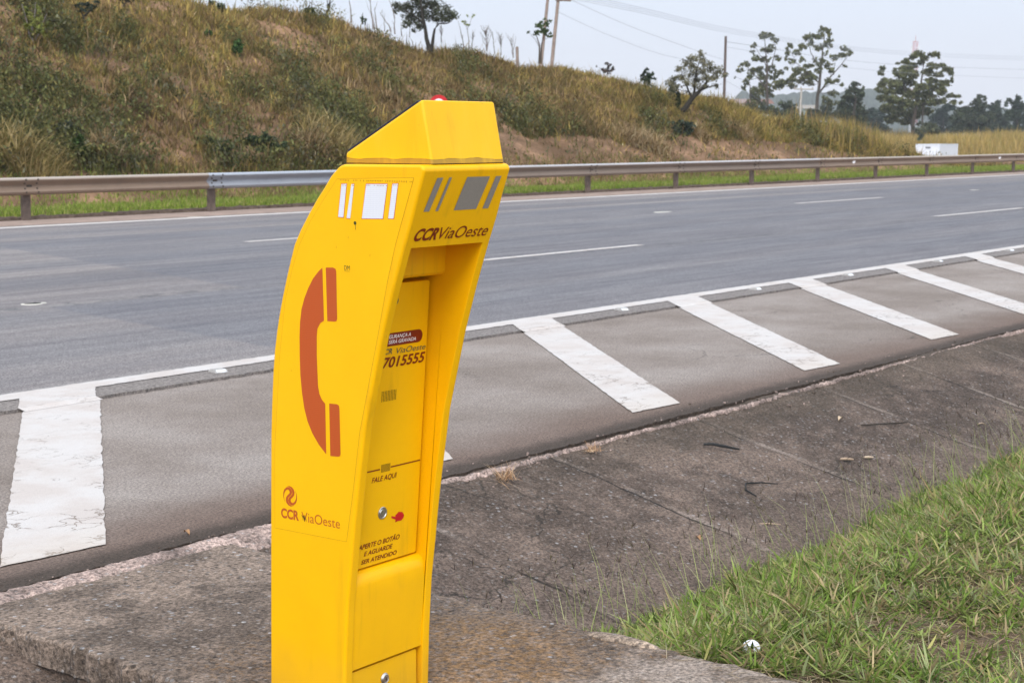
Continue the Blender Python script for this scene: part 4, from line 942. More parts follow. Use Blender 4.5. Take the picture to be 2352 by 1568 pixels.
def house(px_, py_, depth, w_, h_, d_, wall, roof, label, rz):
    b = at(px_, py_, depth); zb = b[2] - h_
    e = empty('house', (b[0], b[1], zb)); e.rotation_euler = (0, 0, rz)
    mb = MB(); mb.box((0, 0, h_ / 2), (w_, d_, h_)); o = mb.build('wall', [wall], e)
    for x in (-w_ * .25, w_ * .2):
        mb = MB(); mb.box((x, -d_ / 2 - .02, h_ * .55), (w_ * .16, .06, h_ * .32)); mb.build('window', [M['tglass']], e)
    mb = MB(); V = [(-w_ / 2 - .4, -d_ / 2 - .4, h_), (w_ / 2 + .4, -d_ / 2 - .4, h_), (w_ / 2 + .4, d_ / 2 + .4, h_), (-w_ / 2 - .4, d_ / 2 + .4, h_), (-w_ / 2 - .4, 0, h_ + d_ * .24), (w_ / 2 + .4, 0, h_ + d_ * .24)]
    mb.add(V, [(0, 1, 5, 4), (2, 3, 4, 5), (0, 4, 3), (1, 2, 5), (0, 3, 2, 1)]); mb.build('roof', [roof], e)
    return tag(e, label, 'house', 'houses far beyond the trees')
rr_ = plain('terracotta roof', (.20, .10, .075), .8, .2, 0, .15, 3); rz_ = TH - R(90)
house(1743, 239, 420, 5.5, 3.4, 5, plain('pale blue wall', (.42, .55, .62), .8), rr_, 'far house with a red roof and pale blue wall, seen through the left eucalyptus', rz_ + .25)
house(1704, 238, 440, 5.5, 3.4, 5, plain('pink wall', (.34, .25, .23), .8), plain('grey pink roof', (.24, .17, .15), .8), 'far pinkish house between the dark pole and the left eucalyptus', rz_ - .2)
house(1848, 250, 430, 5, 2.6, 4, plain('greenish wall', (.22, .27, .24), .8), plain('pale roof', (.26, .23, .2), .8), 'far pale low house just right of the concrete pole', rz_ + .1)

# ================================================================== VEGETATION
def hill_hit(px, py, t0=20, t1=140):
    d_ = ray(px, py); t = np.linspace(t0, t1, 4000); P_ = CAM + d_[None] * t[:, None]
    f = P_[:, 2] - hz(P_[:, 0], P_[:, 1]); i = np.argmax(f < 0)
    return P_[i], t[i]
def blades(P_, L, W, az, lean, bend, col, segs=2):
    """many grass blades as one vertex/face soup. All inputs are arrays over the blades."""
    n = len(P_); k = segs
    ts = np.linspace(0, 1, k + 1); wid = {2: [.8, .75, 0], 3: [.7, 1, .7, 0], 1: [1, 0]}[k]
    wa = az + rng.uniform(-1.2, 1.2, n) + math.pi / 2; wv = np.stack([np.cos(wa), np.sin(wa), 0 * wa], 1)
    pos = P_.copy(); th = lean.copy(); rows = []; V = []
    for i, t in enumerate(ts):
        if i:
            dr = np.stack([np.cos(az) * np.sin(th), np.sin(az) * np.sin(th), np.cos(th)], 1); pos = pos + dr * (L / k)[:, None]; th = th + bend / k
        if wid[i] > 0: V += [pos - wv * (W * wid[i] / 2)[:, None], pos + wv * (W * wid[i] / 2)[:, None]]
        else: V += [pos]
    m_ = len(V); VV = np.stack(V, 1).reshape(-1, 3); base = np.arange(n) * m_
    quad = [np.stack([base + 2 * i, base + 2 * i + 1, base + 2 * i + 3, base + 2 * i + 2], 1) for i in range(k - 1)]
    tri = np.stack([base + 2 * (k - 1), base + 2 * (k - 1) + 1, base + 2 * k], 1)
    return VV, tri, (np.concatenate(quad) if quad else np.zeros((0, 4), int)), np.repeat(col, m_, axis=0)
def soup(parts):
    V, T_, Q, C_ = [], [], [], []; b = 0
    for v, t, q, c in parts: V.append(v); T_.append(t + b); Q.append(q + b); C_.append(c); b += len(v)
    return np.concatenate(V), np.concatenate(T_), np.concatenate(Q), np.concatenate(C_)
def pick(pal, wts, n, var=.18):
    pal = np.array(pal); i = rng.choice(len(pal), n, p=np.array(wts) / sum(wts)); return np.clip(pal[i] * (1 + rng.normal(0, var, (n, 1))), .004, .9)
def noise01(u, v, sc, seed): return np.clip(.5 + .33 * nz2(u, v, sc, seed), 0, 1)
TAN, BROWN, GOLD = (.275, .185, .088), (.180, .120, .058), (.37, .265, .085)
OLIVE, GREEN, DKG, GREYG, PALE = (.185, .155, .055), (.135, .135, .048), (.092, .100, .040), (.135, .130, .080), (.42, .30, .17)
OLIVE2 = (.235, .195, .055)
# ---- hillside grass and scrub (nobody could count it)
NT = 34000; PT = 13; N = NT * PT
tu = rng.uniform(8, 72, NT); tz = rng.uniform(0, 1, NT); tcol = rng.random((NT, 3)); tsz = rng.gamma(5, .2, NT).clip(.35, 2.4)
u = np.repeat(tu, PT) + rng.normal(0, .085, N) * np.repeat(tsz, PT); zs_ = np.clip(np.repeat(tz, PT) + rng.normal(0, .009, N), 0, 1)
h_ = np.interp(u, CREST_U, CREST_H); vtop = 26 + h_ / .55 + 1.6
v = 26.4 + (vtop - 26.4) * zs_
# keep only density roughly even in the picture, thin the bare soil patches
bare = noise01(u, v, 1.1, 81); keep = rng.random(N) < np.where(bare < .26, .28, 1.0)
keep &= ~((v < 27.3 + .9 * np.clip((u - 30) / 6, 0, 1) * np.clip((58 - u) / 6, 0, 1) + .35 * nz2(u, v, .5, 83)) & (rng.random(N) < .93))
tid = np.repeat(np.arange(NT), PT)[keep]; u, v = u[keep], v[keep]; n = len(u)
P_ = np.stack([u, v, hz(u, v) - .02], 1); rel = (v - 26) / (vtop[keep] - 26)
wet = noise01(u, v, .42, 84) * .45 + noise01(u, v, 1.5, 85) * .55; big = noise01(u, v, .16, 86); fine = noise01(u, v, 2.6, 88)
green = np.clip(1.55 * (wet - .40) + .95 * (.42 - rel) + .30 * np.clip((34 - u) / 16, -.5, 1), 0, 1)
gold = np.clip(1.5 * (big - .45) + .9 * (rel - .45) + .45 * np.clip((u - 34) / 14, 0, 1), 0, 1)
c_dry = pick([TAN, BROWN, GOLD, OLIVE, PALE], [.32, .30, .12, .20, .06], NT, .25)[tid]; c_gold = pick([GOLD, OLIVE2, TAN, OLIVE], [.34, .34, .18, .14], NT, .25)[tid]; c_green = pick([GREEN, DKG, OLIVE, GREYG], [.36, .30, .22, .12], NT, .25)[tid]
jit_ = 1 + rng.normal(0, .16, (n, 1))
isg = tcol[tid, 0] < green; col = np.clip(np.where(isg[:, None], c_green, np.where((tcol[tid, 1] < gold)[:, None], c_gold, c_dry)) * (.80 + .40 * fine)[:, None] * jit_, .004, .8)
L = rng.gamma(6, .032, n) * (.55 + .5 * tsz[tid]) * (.7 + .6 * noise01(u, v, 1.2, 87)); L = np.clip(L, .07, .8)
az = rng.uniform(0, 2 * np.pi, n); lean = np.abs(rng.normal(.42, .34, n)); bend = rng.uniform(.1, 1.5, n)
sp = [blades(P_, L, rng.uniform(.018, .046, n), az, lean, bend, col, 2)]
# leafy scrub in the greener parts: short upright sprays of small leaves
g = isg & (rng.random(n) < .36)
if g.any():
    Pg = np.repeat(P_[g], 4, 0); k = len(Pg); Pg = Pg + np.stack([rng.normal(0, .10, k), rng.normal(0, .10, k), rng.uniform(.08, .55, k)], 1)
    sp.append(blades(Pg, rng.uniform(.05, .13, k), rng.uniform(.03, .07, k), rng.uniform(0, 6.28, k), rng.uniform(.3, 1.7, k), rng.uniform(0, .8, k), np.repeat(c_green[g], 4, 0) * rng.uniform(.75, 1.35, (k, 1)), 2))
V, T_, Q, C_ = soup(sp)
tag(npmesh('hillside_grass', V, T_, Q, M['blade'], None, C_), 'mixed dry and green grass and scrub covering the whole cutting', 'grass', kind='stuff')
# ---- bright short grass strip behind the guardrail, and the sparse weeds behind it
N = 150000; u = rng.uniform(10, 78, N); v = 23.3 + rng.beta(1.1, 1.5, N) * np.where(u < 32, 4.0, 3.1)
kp = rng.random(N) < np.clip(1.15 - .4 * np.clip(v - 25.6, 0, 1) + .3 * nz2(u, v, .8, 90), .1, 1); u, v = u[kp], v[kp]; n = len(u)
P_ = np.stack([u, v, np.maximum(hz(u, v), .035) - .01], 1)
c = pick([(.185, .26, .040), (.265, .325, .062), (.12, .175, .033), (.34, .31, .12)], [.38, .3, .14, .18], n, .18)
s1 = blades(P_, rng.uniform(.05, .16, n) * (.7 + .8 * noise01(u, v, 1.6, 92)), rng.uniform(.012, .026, n), rng.uniform(0, 6.28, n), np.abs(rng.normal(.3, .3, n)), rng.uniform(0, 1, n), c, 2)
N = 26000; u = rng.uniform(10, 66, N); v = rng.uniform(25.2, 27.4, N); kp = noise01(u, v, 1.4, 91) > .5; u, v = u[kp], v[kp]; n = len(u)
P_ = np.stack([u, v, hz(u, v) - .01], 1); c = pick([OLIVE, TAN, GREEN, BROWN, (.14, .17, .04)], [.3, .25, .15, .15, .15], n)
s2 = blades(P_, rng.uniform(.06, .25, n), rng.uniform(.014, .03, n), rng.uniform(0, 6.28, n), np.abs(rng.normal(.5, .4, n)), rng.uniform(0, 1.2, n), c, 2)
V, T_, Q, C_ = soup([s1, s2]); tag(npmesh('verge_grass', V, T_, Q, M['blade'], None, C_), 'strip of bright green short grass under and behind the guardrail', 'grass', kind='stuff')
# ---- tall golden grass where the hill runs out and on the far bank
def tall(u, v, z, hgt, wdt, pal, wts):
    n = len(u); P_ = np.stack([u, v, z], 1); c = pick(pal, wts, n, .15) * (.8 + .4 * noise01(u, v, .5, 95))[:, None]
    return blades(P_, hgt, wdt, rng.uniform(0, 6.28, n), np.abs(rng.normal(.08, .12, n)), rng.uniform(0, .7, n), c, 2)
N = 70000; X = rng.uniform(20, 95, N); ZD = rng.uniform(171, 206, N); uu, vv = vw(X, ZD)
f1 = tall(uu, vv, field_z(X, ZD), rng.normal(1.8, .28, N).clip(.5, 3.2) * (.75 + .5 * noise01(X, ZD, .5, 96)), rng.uniform(.05, .12, N), [(.42, .29, .085), (.52, .37, .14), (.30, .22, .06), (.25, .22, .055)], [.42, .28, .15, .15])
N = 46000; u = rng.uniform(54, 82, N); v = rng.uniform(27.2, 42, N); zz = hz(u, v); kp = (rng.random(N) < np.clip((u - 55) / 4, 0, 1) * np.clip(1.3 - (v - 30) / 16, .2, 1)) & (u < 2.22 * v - 1.5 + rng.normal(0, .6, N)); u, v, zz = u[kp], v[kp], zz[kp]; n = len(u)
f2 = tall(u, v, zz - .03, (rng.normal(.85, .22, n).clip(.3, 1.6) + .45 * np.clip((u - 60) / 8, 0, 1)) * (.7 + .6 * noise01(u, v, .6, 97)), rng.uniform(.022, .05, n), [GOLD, OLIVE2, TAN, OLIVE, (.45, .32, .13)], [.34, .24, .14, .12, .16])
V, T_, Q, C_ = soup([f1, f2]); tag(npmesh('golden_grass', V, T_, Q, M['blade'], None, C_), 'tall golden dry grass behind the truck and round the foot of the hill', 'grass', kind='stuff')

# ---- near grass at the lower right
def near_grass(N, u0, u1, v0, v1, seed):
    r = np.random.default_rng(seed); u = r.uniform(u0, u1, N); v = r.uniform(v0, v1, N)
    th = noise01(u, v, 1.7, 101); edge = 3.14 + .07 * nz2(u, v, 2.5, 102) - .03
    kp = (v < edge) & (r.random(N) < np.clip(.30 + 1.1 * th, .2, 1)) & ~((u < 3.90) & (v < 4)) & ~((u < 3.97 + .05 * nz2(u, v, 4, 103)) & (v < 2.0)) & ~((nz2(u, v, 1.9, 104) > .55) & (v < 2.85) & (r.random(N) < .68))
    return u[kp], v[kp], th[kp]
def clump_blades(u, v, th):
    n = len(u); z = verge_z(u, v); P_ = np.stack([u, v, z - .006], 1)
    lush = np.clip(1.5 * (th - .32), 0, 1)
    c_g = pick([(.13, .22, .035), (.19, .29, .050), (.27, .34, .085), (.095, .155, .040), (.23, .27, .12)], [.26, .28, .18, .12, .16], n, .2)
    c_d = pick([(.42, .33, .19), (.30, .22, .12), (.22, .20, .075), (.50, .42, .28)], [.35, .3, .25, .1], n, .2)
    dry = rng.random(n) < np.where(lush > .5, .17, .40)
    col = np.where(dry[:, None], c_d, c_g)
    L = rng.gamma(5, .0118, n).clip(.025, .22) * (.75 + .5 * lush)
    W = np.where(dry, rng.uniform(.0015, .0035, n), rng.uniform(.0022, .0068, n) * (.75 + .4 * lush))
    lean = np.where(dry, rng.uniform(.7, 1.6, n), np.abs(rng.normal(1.0, .40, n))); bend = rng.uniform(-.2, 1.0, n)
    return blades(P_, L, W, rng.uniform(0, 6.28, n), lean, bend, col, 3)
u, v, th = near_grass(60000, 3.7, 9.2, 1.1, 3.25, 1)
b1 = clump_blades(u, v, th)
u2, v2, th2 = near_grass(12000, 9.2, 16, .5, 3.25, 2); b2 = clump_blades(u2, v2, th2)
# spreading crab-grass tufts, blades radiating almost flat from each crown
tu, tv, tth = near_grass(9500, 3.72, 9.4, 1.1, 3.2, 3); K = 11; nt_ = len(tu)
tl_ = np.repeat(rng.gamma(6, .0104, nt_).clip(.025, .125) * (.75 + .5 * tth), K); n = nt_ * K
tg_ = np.repeat(pick([(.13, .195, .036), (.19, .26, .055), (.27, .32, .10), (.090, .140, .036), (.25, .28, .13), (.34, .33, .15)], [.22, .25, .20, .11, .14, .08], nt_, .18), K, 0) * (1 + rng.normal(0, .12, (n, 1)))
dr_ = rng.random(n) < .29; tg_[dr_] = pick([(.40, .31, .17), (.28, .20, .10), (.30, .28, .10)], [.4, .3, .3], int(dr_.sum()), .2)
tx = np.repeat(tu, K) + rng.normal(0, .008, n); ty = np.repeat(tv, K) + rng.normal(0, .008, n)
b7 = blades(np.stack([tx, ty, verge_z(tx, np.minimum(ty, 3.13)) + rng.uniform(-.004, .025, n)], 1), tl_ * rng.uniform(.5, 1.25, n), rng.uniform(.0042, .0100, n), rng.uniform(0, 6.28, n), rng.normal(1.12, .33, n).clip(.1, 1.65), rng.uniform(-.25, .8, n), np.clip(tg_, .01, .8), 3)
# lush tufts along the edge with the gutter
r = np.random.default_rng(9); pu, pv = [], []
for _ in range(70):
    a = r.uniform(3.93, 10); q = r.uniform(2.78, 3.15) if r.random() < .75 else r.uniform(2.2, 2.8); k = r.integers(10, 26)
    pu.append(a + r.normal(0, .035, k)); pv.append(q + r.normal(0, .03, k))
pu = np.concatenate(pu); pv = np.concatenate(pv); n = len(pu); P_ = np.stack([pu, pv, verge_z(pu, np.minimum(pv, 3.12)) - .005], 1)
b3 = blades(P_, rng.uniform(.05, .12, n), rng.uniform(.005, .0100, n), rng.uniform(0, 6.28, n), np.abs(rng.normal(.75, .4, n)), rng.uniform(.1, 1.2, n), pick([(.13, .21, .035), (.19, .27, .055), (.26, .32, .10)], [.4, .4, .2], n), 3)
# litter of cut straw lying on the soil
N = 26000; u = rng.uniform(3.8, 9, N); v = rng.uniform(1.2, 3.0, N); P_ = np.stack([u, v, verge_z(u, v) + rng.uniform(.002, .03, N)], 1)
b4 = blades(P_, rng.uniform(.03, .12, N), rng.uniform(.0015, .004, N), rng.uniform(0, 6.28, N), rng.uniform(1.35, 1.7, N), rng.uniform(-.2, .3, N), pick([(.40, .31, .19), (.28, .20, .12), (.48, .40, .28)], [.5, .35, .15], N), 2)
# thin flowering stalks leaning over the gutter, each with a forked dark seed head
N = 400; u = rng.uniform(3.7, 9.5, N); v = np.where(rng.random(N) < .72, rng.normal(3.1, .07, N), rng.uniform(2.2, 3.1, N)); u = np.where(u < 3.93, u + .22, u)
P_ = np.stack([u, v, verge_z(u, np.minimum(v, 3.12)) - .004], 1); L = rng.uniform(.13, .40, N); az = rng.normal(1.9, .9, N); lean = np.abs(rng.normal(.34, .30, N)); bend = rng.uniform(.0, .8, N)
b5 = blades(P_, L, rng.uniform(.0018, .0028, N), az, lean, bend, pick([(.30, .34, .12), (.40, .40, .20), (.22, .27, .08)], [.5, .3, .2], N), 3)
pos = P_.copy(); t_ = lean.copy()
for i in range(3): pos += np.stack([np.cos(az) * np.sin(t_), np.sin(az) * np.sin(t_), np.cos(t_)], 1) * (L / 3)[:, None]; t_ += bend / 3
pos -= np.array([0, 0, .004]); k = 3; Pk = np.repeat(pos, k, 0)
b6 = blades(Pk, rng.uniform(.018, .045, N * k), rng.uniform(.0026, .0042, N * k), rng.uniform(0, 6.28, N * k), rng.uniform(.1, 1.1, N * k), rng.uniform(0, .6, N * k), pick([(.075, .050, .040), (.12, .10, .05), (.045, .032, .030)], [.4, .35, .25], N * k), 2)
V, T_, Q, C_ = soup([b1, b2, b3, b4, b5, b6, b7]); tag(npmesh('grass', V, T_, Q, M['blade'], None, C_), 'coarse green grass with straw and thin seed stalks in the lower right corner', 'grass', kind='stuff')

# ------------------------------------------------------------------ trees
def leaf_quads(P_, size, col, droop=0.0):
    n = len(P_); d1 = rng.normal(0, 1, (n, 3)); d1[:, 2] -= droop; d1 /= np.linalg.norm(d1, axis=1)[:, None]
    d2 = np.cross(d1, rng.normal(0, 1, (n, 3))); d2 /= np.linalg.norm(d2, axis=1)[:, None]
    a = size[:, None]; V = np.stack([P_ - d1 * a, P_ - d2 * a * .42, P_ + d1 * a, P_ + d2 * a * .42], 1).reshape(-1, 3)
    return V, np.arange(n * 4).reshape(n, 4), np.repeat(col, 4, axis=0)
def crown_foliage(nm): return nm == 'foliage'
def crown_mesh(clusters, depth, spread, dens, leaf, pal, wts, scale, parent, name='crown', droop=.3, fill=.5):
    """clusters: (x, y, rx, ry) in photo units at the given distance; each becomes a real lump of leaves with its own depth"""
    Vs, Qs, Cs = [], [], []; b = 0; ctrs = []
    mpp = depth / FPX
    for (x, y, rx, ry) in clusters:
        dz = rng.uniform(-1, 1) * spread; c = at(x, y, depth + dz); ax, ay = rx * mpp, ry * mpp; ctrs.append(c)
        n = max(10, int(dens * (1.7 if scale < 8 and crown_foliage(name) else 1) * 3.14 * ax * ay / (.84 * leaf * leaf))); sub = max(3, int(n / 9))
        # sprays inside the lump
        sc = rng.normal(0, 1, (sub, 3)); sc /= np.linalg.norm(sc, axis=1)[:, None]; sc *= (rng.random((sub, 1)) ** .45)
        k = rng.integers(0, sub, n); q = sc[k] + rng.normal(0, fill * .30, (n, 3))
        aw = min(ax, ay * 1.4)
        P_ = c + q[:, :1] * rt * ax + q[:, 1:2] * np.array([0, 0, 1]) * ay + q[:, 2:3] * hd * aw
        cl = pick(pal, wts, n, .16) * (1 + .22 * rng.normal(0, 1, (sub, 1))[k]).clip(.5, 1.6)
        V, Q, C_ = leaf_quads(P_, rng.uniform(.65, 1.35, n) * leaf, np.clip(cl, .004, .8), droop)
        Vs.append(V); Qs.append(Q + b); Cs.append(C_); b += len(V)
    o = npmesh(name, np.concatenate(Vs), None, np.concatenate(Qs), M['leaf'], None, np.concatenate(Cs))
    kid(o, parent); return ctrs
def trunk_mesh(paths, depth, mat, parent, name='trunk', twigs=None, thin=1.0):
    """paths: lists of (x, y, radius in metres[, depth offset])"""
    mb = MB(); pts_all = []
    for pth in paths:
        P_ = [Vector(at(p[0], p[1], depth + (p[3] if len(p) > 3 else 0))) for p in pth]; rd = [p[2] * (.68 if depth > 150 else .85) for p in pth]
        # smooth with midpoints
        Q, rr = [P_[0]], [rd[0]]
        for i in range(len(P_) - 1):
            L = (P_[i + 1] - P_[i]).length; m_ = (P_[i] + P_[i + 1]) / 2 + Vector(rng.normal(0, .035 * L, 3)); Q += [m_, P_[i + 1]]; rr += [(rd[i] + rd[i + 1]) / 2, rd[i + 1]]
        mb.tube(Q, rr, 7); pts_all += list(zip(Q, rr))
    if twigs:
        for c in twigs:
            c = Vector(c); best = min(pts_all, key=lambda p: (p[0] - c).length + .6 * max(0, p[0].z - c.z)); L = (best[0] - c).length
            m_ = best[0].lerp(c, .5) + Vector(rng.normal(0, .08 * L, 3)) + Vector((0, 0, -.06 * L)); r0 = min(best[1] * .55, .009 * L + .008)
            mb.tube([best[0], m_, c], [r0, r0 * .65, r0 * .3], 5)
    return kid(mb.build(name, [mat], None, 60), parent)
zt4 = lambda L: [(1665 + .1758 * a, 46 + .1758 * b, .1758 * c, .1758 * d) for a, b, c, d in L]
zt5 = lambda L: [(1952.3 + .1699 * a, 86 + .1699 * b, .1699 * c, .1699 * d) for a, b, c, d in L]
zr2 = lambda L: [(631.6 + .293 * a, .293 * b, .293 * c, .293 * d) for a, b, c, d in L]
zr3 = lambda L: [(1320.7 + .1709 * a, 114.8 + .1709 * b, .1709 * c, .1709 * d) for a, b, c, d in L]
t4 = lambda L: [[(1665 + .1758 * p[0], 46 + .1758 * p[1], *p[2:]) for p in q] for q in L]
t5 = lambda L: [[(1952.3 + .1699 * p[0], 86 + .1699 * p[1], *p[2:]) for p in q] for q in L]
t2 = lambda L: [[(631.6 + .293 * p[0], .293 * p[1], *p[2:]) for p in q] for q in L]
t3 = lambda L: [[(1320.7 + .1709 * p[0], 114.8 + .1709 * p[1], *p[2:]) for p in q] for q in L]
EUC = [(.115, .125, .048), (.155, .155, .060), (.075, .085, .038), (.20, .185, .085)]; EW = [.38, .28, .20, .14]
DKT = [(.050, .064, .036), (.070, .080, .042), (.036, .048, .030), (.095, .092, .048)]
def tree(name, label, cat, base, depth, clusters, spread, dens, leaf, pal, wts, paths=None, mat=None, group=None, scale=12., droop=.3, fill=.5, twig=True, crown='crown', zbase=None):
    b = at(base[0], base[1], depth); e = empty(name, tuple(b)); tag(e, label, cat, group)
    cs = crown_mesh(clusters, depth, spread, dens, leaf, pal, wts, scale, e, crown, droop, fill)
    if paths: trunk_mesh(paths, depth, mat, e, 'trunk', cs if twig else None)
    return e
TG = 'eucalyptus trees beyond the road'
tree('eucalyptus_tree', 'left tall airy eucalyptus with drooping lumps of leaves, right of the dark wooden pole', 'tree', (1786, 296), 205,
     zt4([(530, 195, 105, 42), (480, 215, 50, 35), (660, 265, 52, 38), (610, 220, 40, 45), (385, 335, 52, 32), (365, 420, 42, 26), (570, 390, 125, 42), (600, 345, 40, 30), (390, 505, 62, 48), (260, 580, 74, 40), (200, 650, 48, 45), (140, 745, 18, 18), (530, 520, 80, 45), (690, 500, 58, 40), (430, 640, 84, 55), (600, 640, 74, 60), (350, 690, 62, 50), (500, 740, 84, 50), (330, 760, 60, 42), (270, 820, 42, 64), (250, 890, 32, 34), (520, 850, 92, 60), (420, 930, 112, 60), (640, 760, 60, 50), (720, 690, 70, 36), (690, 850, 84, 70), (380, 1010, 62, 70), (560, 960, 84, 74), (350, 1130, 74, 90), (470, 1080, 70, 70)]),
     3.5, 6.5, .19, EUC, EW, t4([[(690, 1420, .30), (560, 1150, .26), (545, 760, .20), (540, 500, .13), (520, 260, .06)], [(545, 900, .16), (430, 760, .10), (300, 620, .05)], [(545, 700, .13), (640, 480, .07), (660, 320, .04)], [(545, 620, .1), (450, 450, .05), (390, 350, .03)], [(350, 1420, .2), (350, 1100, .16), (330, 850, .08)]]), M['bark'], TG, droop=.5, fill=.36)
tree('eucalyptus_tree', 'tallest eucalyptus with a broad open crown, right behind the pale concrete pole', 'tree', (1877, 296), 205,
     zt4([(1300, 135, 74, 45), (1360, 170, 35, 52), (1260, 110, 30, 26), (1230, 205, 92, 46), (1090, 230, 72, 48), (1370, 265, 48, 58), (1120, 300, 60, 40), (1000, 350, 74, 48), (1390, 330, 30, 40), (850, 340, 38, 58), (820, 430, 38, 70), (790, 505, 30, 36), (940, 420, 62, 48), (1230, 360, 62, 46), (1320, 320, 50, 50), (1010, 520, 50, 38), (870, 540, 62, 34), (1170, 520, 42, 38), (1310, 430, 40, 34), (1560, 380, 62, 42), (1630, 435, 42, 50), (1520, 450, 62, 44), (1430, 490, 60, 44), (1580, 600, 42, 22), (1250, 560, 62, 56), (1330, 580, 70, 50), (1390, 650, 60, 46), (1100, 600, 90, 34), (980, 650, 105, 38), (1230, 660, 60, 40), (1080, 720, 112, 48), (930, 690, 60, 40), (800, 640, 36, 30), (880, 760, 60, 50), (1130, 770, 90, 46), (1010, 790, 84, 48), (800, 800, 70, 50), (870, 850, 80, 46), (1100, 830, 90, 36), (1350, 800, 60, 44), (1420, 810, 50, 38), (1480, 780, 26, 44), (1320, 1040, 60, 60), (1525, 850, 26, 44), (1420, 960, 74, 50), (1380, 1100, 80, 60)]),
     4, 6.5, .19, EUC, EW, t4([[(1190, 1420, .36), (1200, 1150, .33), (1235, 850, .28), (1255, 600, .20), (1275, 400, .12), (1300, 180, .05)], [(1230, 950, .2), (1330, 810, .15), (1430, 690, .11), (1570, 520, .06), (1610, 440, .03)], [(1240, 830, .16), (1080, 700, .1), (930, 560, .05), (850, 400, .03)], [(1250, 640, .12), (1120, 420, .07), (1080, 260, .03)], [(1420, 720, .08), (1440, 560, .04)]]), M['bark'], TG, droop=.5, fill=.36)
tree('eucalyptus_tree', 'broad bushy eucalyptus with a ragged olive crown, right of the dark pointed tree', 'tree', (2097, 300), 200,
     zt5([(930, 222, 72, 40), (1130, 230, 84, 32), (860, 270, 60, 40), (1010, 275, 62, 45), (1205, 250, 18, 38), (760, 330, 62, 38), (440, 420, 44, 32), (420, 490, 40, 38), (600, 440, 30, 28), (650, 350, 40, 18), (860, 375, 74, 40), (750, 420, 104, 48), (960, 330, 50, 40), (1120, 395, 94, 48), (1240, 385, 72, 38), (1320, 435, 70, 44), (1370, 480, 38, 38), (700, 500, 114, 58), (860, 500, 84, 58), (1050, 480, 84, 48), (1200, 505, 84, 38), (1380, 570, 22, 38), (460, 590, 72, 48), (600, 625, 104, 58), (780, 600, 112, 68), (430, 650, 62, 48), (380, 710, 40, 38), (1100, 590, 94, 48), (1280, 620, 84, 46), (1130, 680, 112, 48), (950, 680, 94, 58), (680, 720, 124, 68), (520, 730, 94, 58), (850, 780, 124, 68), (1050, 780, 112, 58), (1230, 730, 74, 58), (1350, 790, 56, 36), (1450, 795, 46, 26), (1500, 880, 34, 22), (1400, 880, 50, 30), (440, 830, 84, 58), (600, 850, 114, 68), (780, 900, 124, 70), (960, 900, 114, 60), (1130, 880, 94, 50), (1250, 860, 56, 48), (500, 960, 94, 68), (660, 1000, 114, 78), (850, 1040, 124, 78), (1020, 1000, 104, 60), (560, 1100, 94, 78), (760, 1130, 104, 60)]),
     4, 13, .19, EUC, EW, t5([[(850, 1330, .36), (850, 1150, .33), (900, 900, .26), (960, 640, .17), (980, 450, .10), (1000, 300, .04)], [(880, 1000, .18), (760, 760, .12), (700, 500, .05)], [(940, 780, .16), (1110, 600, .09), (1250, 440, .04)], [(980, 1300, .2), (990, 900, .14), (1150, 700, .07)], [(870, 900, .1), (640, 800, .07), (450, 600, .03)]]), M['bark'], TG, droop=.45, fill=.36)
SG = 'dark trees of the wood beyond the golden grass'
tree('broadleaf_tree', 'dark green pointed tree between the tallest eucalyptus and the broad bushy one', 'tree', (1962, 300), 190,
     zt4([(1705, 840, 50, 46), (1670, 920, 104, 58), (1790, 900, 30, 40), (1660, 1020, 132, 68), (1790, 1010, 60, 60), (1640, 1120, 164, 80), (1700, 1220, 154, 90), (1680, 1330, 144, 80), (1560, 1250, 90, 80), (1800, 1310, 90, 80)]), 3, 7.5, .26, DKT, [.35, .35, .15, .15], t4([[(1690, 1450, .3), (1690, 1200, .25), (1700, 900, .08)]]), M['bark'], SG, droop=.1)
